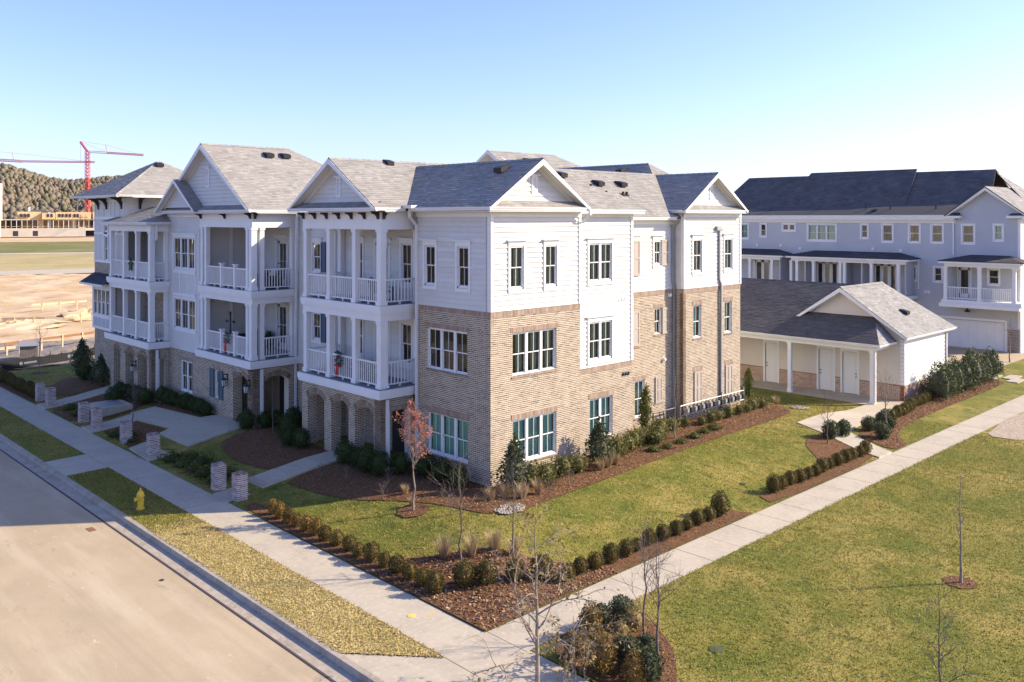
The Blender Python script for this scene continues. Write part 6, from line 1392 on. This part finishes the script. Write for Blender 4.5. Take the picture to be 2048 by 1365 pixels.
# ------------------------------------------------------------------ street furniture and small things
piers = [(-6.02, 28.65), (-6.02, 26.92), (-6.02, 21.95), (-6.0, 20.28), (-6.02, 16.62), (-6.02, 13.7), (-6.08, 7.7), (-6.08, 6.1)]
wh = ['left pier of the farthest pair', 'right pier of the farthest pair', 'left pier of the second farthest pair', 'right pier of the second farthest pair', 'left pier of the entry path pair', 'right pier of the entry path pair', 'left pier of the pair nearest the hydrant', 'right pier of the pair nearest the hydrant']
P0 = None
def pier_proto(x, y):
    t = thing('brick_pier', '', 'pier', (x, y, 0)); a = .2; h = .88; w = .003
    MB().box(x-a+.012, x+a-.012, y-a+.012, y+a-.012, -.1, h+.03).build('core', 'pier_mortar', t)
    rr = random.Random(4)
    for r in range(13):
        z0 = r*CH+.009; z1 = (r+1)*CH-.009; s = (r % 2)
        for e in (0, 1):
            if s == 0: L = [(x-a, x-.008, y-a if e == 0 else y+a-.09, y-a+.09 if e == 0 else y+a), (x+.010, x+a, y-a if e == 0 else y+a-.09, y-a+.09 if e == 0 else y+a), (x-a if e == 0 else x+a-.09, x-a+.09 if e == 0 else x+a, y-.098, y+.098)]
            else: L = [(x-a if e == 0 else x+a-.09, x-a+.09 if e == 0 else x+a, y-a, y-.008), (x-a if e == 0 else x+a-.09, x-a+.09 if e == 0 else x+a, y+.010, y+a), (x-.098, x+.098, y-a if e == 0 else y+a-.09, y-a+.09 if e == 0 else y+a)]
            for b in L:
                q = rr.uniform(0, .004); PB.append((b[0]-(q if e == 0 else 0), b[1]+(q if e else 0), b[2], b[3], z0, z1))
    for i in range(6):
        for j in range(2): PB.append((x-a+i*.0675, x-a+i*.0675+.054, y-a+j*.203, y-a+j*.203+.190, .885, .945))
    return t
for (x, y), l in zip(piers, wh):
    PB = []; t = pier_proto(x, y); t['label'] = 'whitewashed brick gate pier, ' + l; t['group'] = 'brick gate piers along the sidewalk'
    for i, b in enumerate(PB):
        if 'pier_brick' not in UNIT: UNIT['pier_brick'] = [MB().box(-.5, .5, -.5, .5, -.5, .5).mesh('pier_brick', m_) for m_ in ('pb0', 'pb1', 'pb2', 'pb3')]
        me = rnd.choice(UNIT['pier_brick']); o = link('brick', me, t); o.location = ((b[0]+b[1])/2, (b[2]+b[3])/2, (b[4]+b[5])/2); o.scale = (b[1]-b[0], b[3]-b[2], b[5]-b[4])
HY = thing('fire_hydrant', 'yellow fire hydrant on the grass verge by the street', 'hydrant', (-8.92, 7.47, .01))
MB().lathe([(.14, 0), (.14, .04), (.10, .05), (.095, .42), (.13, .43), (.13, .47), (.10, .48)], (0, 0, 0), 14).build('barrel', 'hydrant', HY, local=True, smooth=False)
b_ = MB().lathe([(.115, .48), (.11, .54), (.07, .61), (.03, .63), (.03, .68)], (0, 0, 0), 14).build('bonnet', 'hydrant', HY, local=True); MB().lathe([(.028, .68), (.022, .72)], (0, 0, 0), 5).build('nut', 'hydrant', b_)
for d, r in (((-1, 0, 0), .075), ((0, -1, 0), .055), ((0, 1, 0), .055)):
    d = Vector(d); c = Vector((0, 0, .36)); o = MB().tube(c+d*.08, c+d*.155, r*.8, n=10).tube(c+d*.15, c+d*.19, r, n=8).tube(c+d*.19, c+d*.21, .022, n=5).build('outlet', 'hydrant', HY, local=True)
for k in range(8): a = k*.785; MB().tube((.12*math.cos(a), .12*math.sin(a), .04), (.12*math.cos(a), .12*math.sin(a), .065), .014, n=6).build('bolt', 'hydrant', HY, local=True)
PAD = thing('concrete_pad', 'low raised concrete pad with grey top between the gate piers', 'pad', (-4.45, 22.9, 0))
MB().box(-5.2, -3.72, 22.05, 23.8, .1, .52).build('pad_body', 'concrete', PAD); MB().box(-4.98, -3.94, 22.27, 23.58, .52, .525).build('pad_top', 'galv', PAD)
# gas meters
GM = thing('gas_meter_bank', 'bank of grey gas meters on a pipe rack against the sunny brick wall', 'gas meters', (14.6, .72, .45))
mb = MB()
for z in (1.36, .92): mb.tube((12.05, .72, z), (17.25, .72, z), .02, n=6)
mb.build('pipe', 'galv', GM)
for x in (12.05, 14.0, 15.3, 17.25): MB().tube((x, .72, .3), (x, .72, 1.55 if x > 15 else 1.36), .032, n=6).build('post', 'galv' if x != 15.3 else 'metal_dark', GM)
for i in range(16):
    x = 12.35+i*.305; y = .62; m = MB().tube((x-.09, y, 1.1), (x+.09, y, 1.1), .105, n=10).box(x-.07, x+.07, y-.13, y-.03, 1.08, 1.24); m = m.build('meter', 'metal_dark' if i % 2 else 'galv', GM)
    MB().tube((x+.07, .7, 1.36), (x+.05, .66, 1.2), .018, n=5).tube((x-.07, .66, 1.2), (x-.1, .72, .94), .018, n=5).build('meter_pipe', 'metal_dark', m); MB().lathe([(.06, 0), (.065, .02), (.02, .05)], (x-.1, .6, 1.26), 8).build('regulator', 'metal_dark', m)
PR = thing('pipe_rack', 'short dark pipe rack beside the recessed wall', 'pipe rack', (11.6, 1.35, .45)); MB().tube((10.9, 1.35, .3), (10.9, 1.35, 1.15), .03).tube((12.5, 1.35, .3), (12.5, 1.35, 1.15), .03).tube((10.9, 1.35, 1.12), (12.5, 1.35, 1.12), .028).build('pipe', 'metal_dark', PR)
for i in range(4): x = 11.35+i*.3; MB().tube((x, 1.35, 1.12), (x, 1.3, .8), .02, n=5).lathe([(.05, 0), (.06, .1), (.03, .14)], (x, 1.3, .7), 8).build('valve', 'metal_dark', PR)
# porch things
def wreath(x, y, z, label, r=.25):
    t = thing('wreath', label, 'wreath', (x, y, z-r)); r2 = np.random.RandomState(int(y*10)); n = 420; a = r2.uniform(0, 6.28, n); rr = r*.7+r2.normal(size=n)*r*.16
    P = np.stack([x+r2.normal(size=n)*.04, y+np.cos(a)*rr, z+np.sin(a)*rr], 1); link('greenery', leaf_mesh('greenery', P, .08, 'leaf_holly', r2, .3, None, 0), t)
    mb = MB().lathe([(.01, -.05), (.06, 0), (.01, .05)], (x-.07, y, z-r*.75), 8)
    for s in (-1, 1): mb.prism([(x-.08, y, z-r*.7), (x-.08, y+s*.14, z-r*.45), (x-.08, y+s*.16, z-r*.8)], (-.03, 0, 0)); mb.prism([(x-.08, y, z-r*.75), (x-.08, y+s*.05, z-r*.75), (x-.08, y+s*.11, z-r*2.0), (x-.08, y+s*.03, z-r*2.1)], (-.02, 0, 0))
    mb.build('ribbon', 'ribbon', t)
wreath(-1.44, 7.15, 4.14, 'evergreen wreath with red ribbon on the near porch railing', .27); wreath(-1.76, 15.93, 4.2, 'evergreen wreath with red ribbon on the middle porch railing', .30)
CR = thing('cross', 'dark standing cross behind the middle porch railing', 'cross', (-1.3, 16.55, 3.4))
MB().box(-1.33, -1.27, 16.51, 16.59, 3.4, 5.25).build('upright', 'metal_dark', CR); MB().box(-1.328, -1.272, 16.2, 16.9, 4.82, 4.9).build('crossbar', 'metal_dark', CR)
for y, z in ((16.2, 4.86), (16.9, 4.86), (16.55, 5.25)): MB().lathe([(.02, -.07), (.07, 0), (.02, .07)], (-1.3, y, z), 8).build('finial', 'metal_dark', CR)
sp = []
for k in range(10): a = math.pi/2+k*math.pi/5; q = .34 if k % 2 == 0 else .15; sp.append((-2.62, 25.19+math.cos(a)*q, 7.22+math.sin(a)*q*1.15))
tag(MB().prism(sp, (-.05, 0, 0)).build('star_ornament', 'wreath_green'), 'dark greenery star hung on the top far porch railing', 'ornament')
def adirondack(x, y, z, rz, label):
    t = thing('adirondack_chair', label, 'chair', (x, y, z), rz, 'chairs on the near porch')
    for i in range(5): s = -.24+i*.12; MB().prism([(s-.05, .1, .3), (s+.05, .1, .3), (s+.055, .42, .95-abs(i-2)*.05), (s-.055, .42, .95-abs(i-2)*.05)], (0, .025, 0)).build('back_slat', 'chair_blue', t, local=True)
    for i in range(4): MB().box(-.27, .27, -.4+i*.13, -.29+i*.13, .36-i*.03, .385-i*.03).build('seat_slat', 'chair_blue', t, local=True)
    for s in (-1, 1):
        MB().box(s*.35-.06, s*.35+.06, -.42, .3, .54, .565).build('armrest', 'chair_blue', t, local=True)
        for q in (-.36, .2): MB().box(s*.3-.03, s*.3+.03, q-.04, q+.04, 0, .54).build('leg', 'chair_blue', t, local=True)
adirondack(-.35, 8.35, Z2, R(100), 'blue slatted adirondack chair at the left of the near porch'); adirondack(-.25, 7.0, Z2, R(80), 'blue slatted adirondack chair nearer the porch door'); adirondack(-.3, 6.0, Z3, R(90), 'blue slatted chair on the top near porch')
def sofa(x, y, z, rz, label):
    t = thing('outdoor_sofa', label, 'sofa', (x, y, z), rz); MB().box(-.9, .9, -.4, .4, .1, .35).box(-.9, .9, .3, .42, .35, .8).box(-.95, -.8, -.4, .4, .1, .6).box(.8, .95, -.4, .4, .1, .6).build('frame', 'metal_dark', t, local=True)
    for s in (-.42, .42): MB().box(s-.38, s+.38, -.38, .28, .35, .48).build('cushion', 'mat_brown', t, local=True); MB().prism([(s-.25, .1, .5), (s+.25, .1, .5), (s+.22, .26, .85), (s-.22, .26, .85)], (0, .08, 0)).build('pillow', 'chair_blue' if s < 0 else 'curtain', t, local=True)
sofa(.3, 17.3, Z2, R(-90), 'dark outdoor sofa with cushions on the middle porch'); sofa(-.4, 15.0, Z3, R(-90), 'dark outdoor sofa on the top middle porch')
tag(MB().box(-1.0, -.45, 5.5, 6.1, .42, .436).build('doormat', 'mat_brown'), 'brown doormat on the near porch floor', 'doormat')
# covers and marks on the paving
tag(MB().lathe([(.11, 0), (.11, .008), (.05, .012)], (-7.18, -5.0, .002), 16).build('valve_cover', 'paint_yellow'), 'yellow painted round valve cover in the street sidewalk', 'valve cover')
mk = MB(); r4 = random.Random(8)
for i in range(26):
    t = r4.random(); x = -7.1+t*.95+r4.gauss(0, .04); y = -5.35+t*.25+r4.gauss(0, .05); mk.poly([(x, y, .005), (x+.09*r4.random()+.02, y+.02, .005), (x+.07, y+.05*r4.random()+.02, .005)])
struct(mk.build('paint_mark', 'paint_yellow'))
tag(MB().lathe([(.07, 0), (.065, .012), (.02, .014)], (-10.57, 1.68, -.149), 16).build('valve_cover', 'metal_dark'), 'dark round valve cover in the street asphalt', 'valve cover')
tag(MB().box(-10.70, -10.5, 6.9, 7.3, -.149, -.140).build('drain_plate', 'rust'), 'rusty drain plate at the shadow edge in the street', 'drain plate')
tag(MB().lathe([(.13, 0), (.13, .02), (.04, .03)], (7.6, -5.1, zg(7.6, -5.1)+.01), 12).build('irrigation_cover', 'wreath_green'), 'green irrigation valve cover in the house lawn', 'valve cover')
tag(MB().lathe([(.16, 0), (.16, .02), (.04, .03)], (-3.3, -11.1, .01), 12).build('irrigation_cover', 'leaf_holly'), 'pale green irrigation cover in the open lawn', 'valve cover')
for i, (x, y) in enumerate(((-1.16, 3.95), (-2.35, 22.1))):
    tag(MB().prism([(x-.14, y-.35, zg(x, y-.35)+.05), (x+.14, y-.35, zg(x, y-.35)+.05), (x+.1, y+.15, zg(x, y)+.12), (x-.1, y+.15, zg(x, y)+.12)], (0, 0, .04)).build('splash_block', 'concrete'), ['concrete splash block under the near porch downspout', 'concrete splash block under the far porch downspout'][i], 'splash block', 'splash blocks')
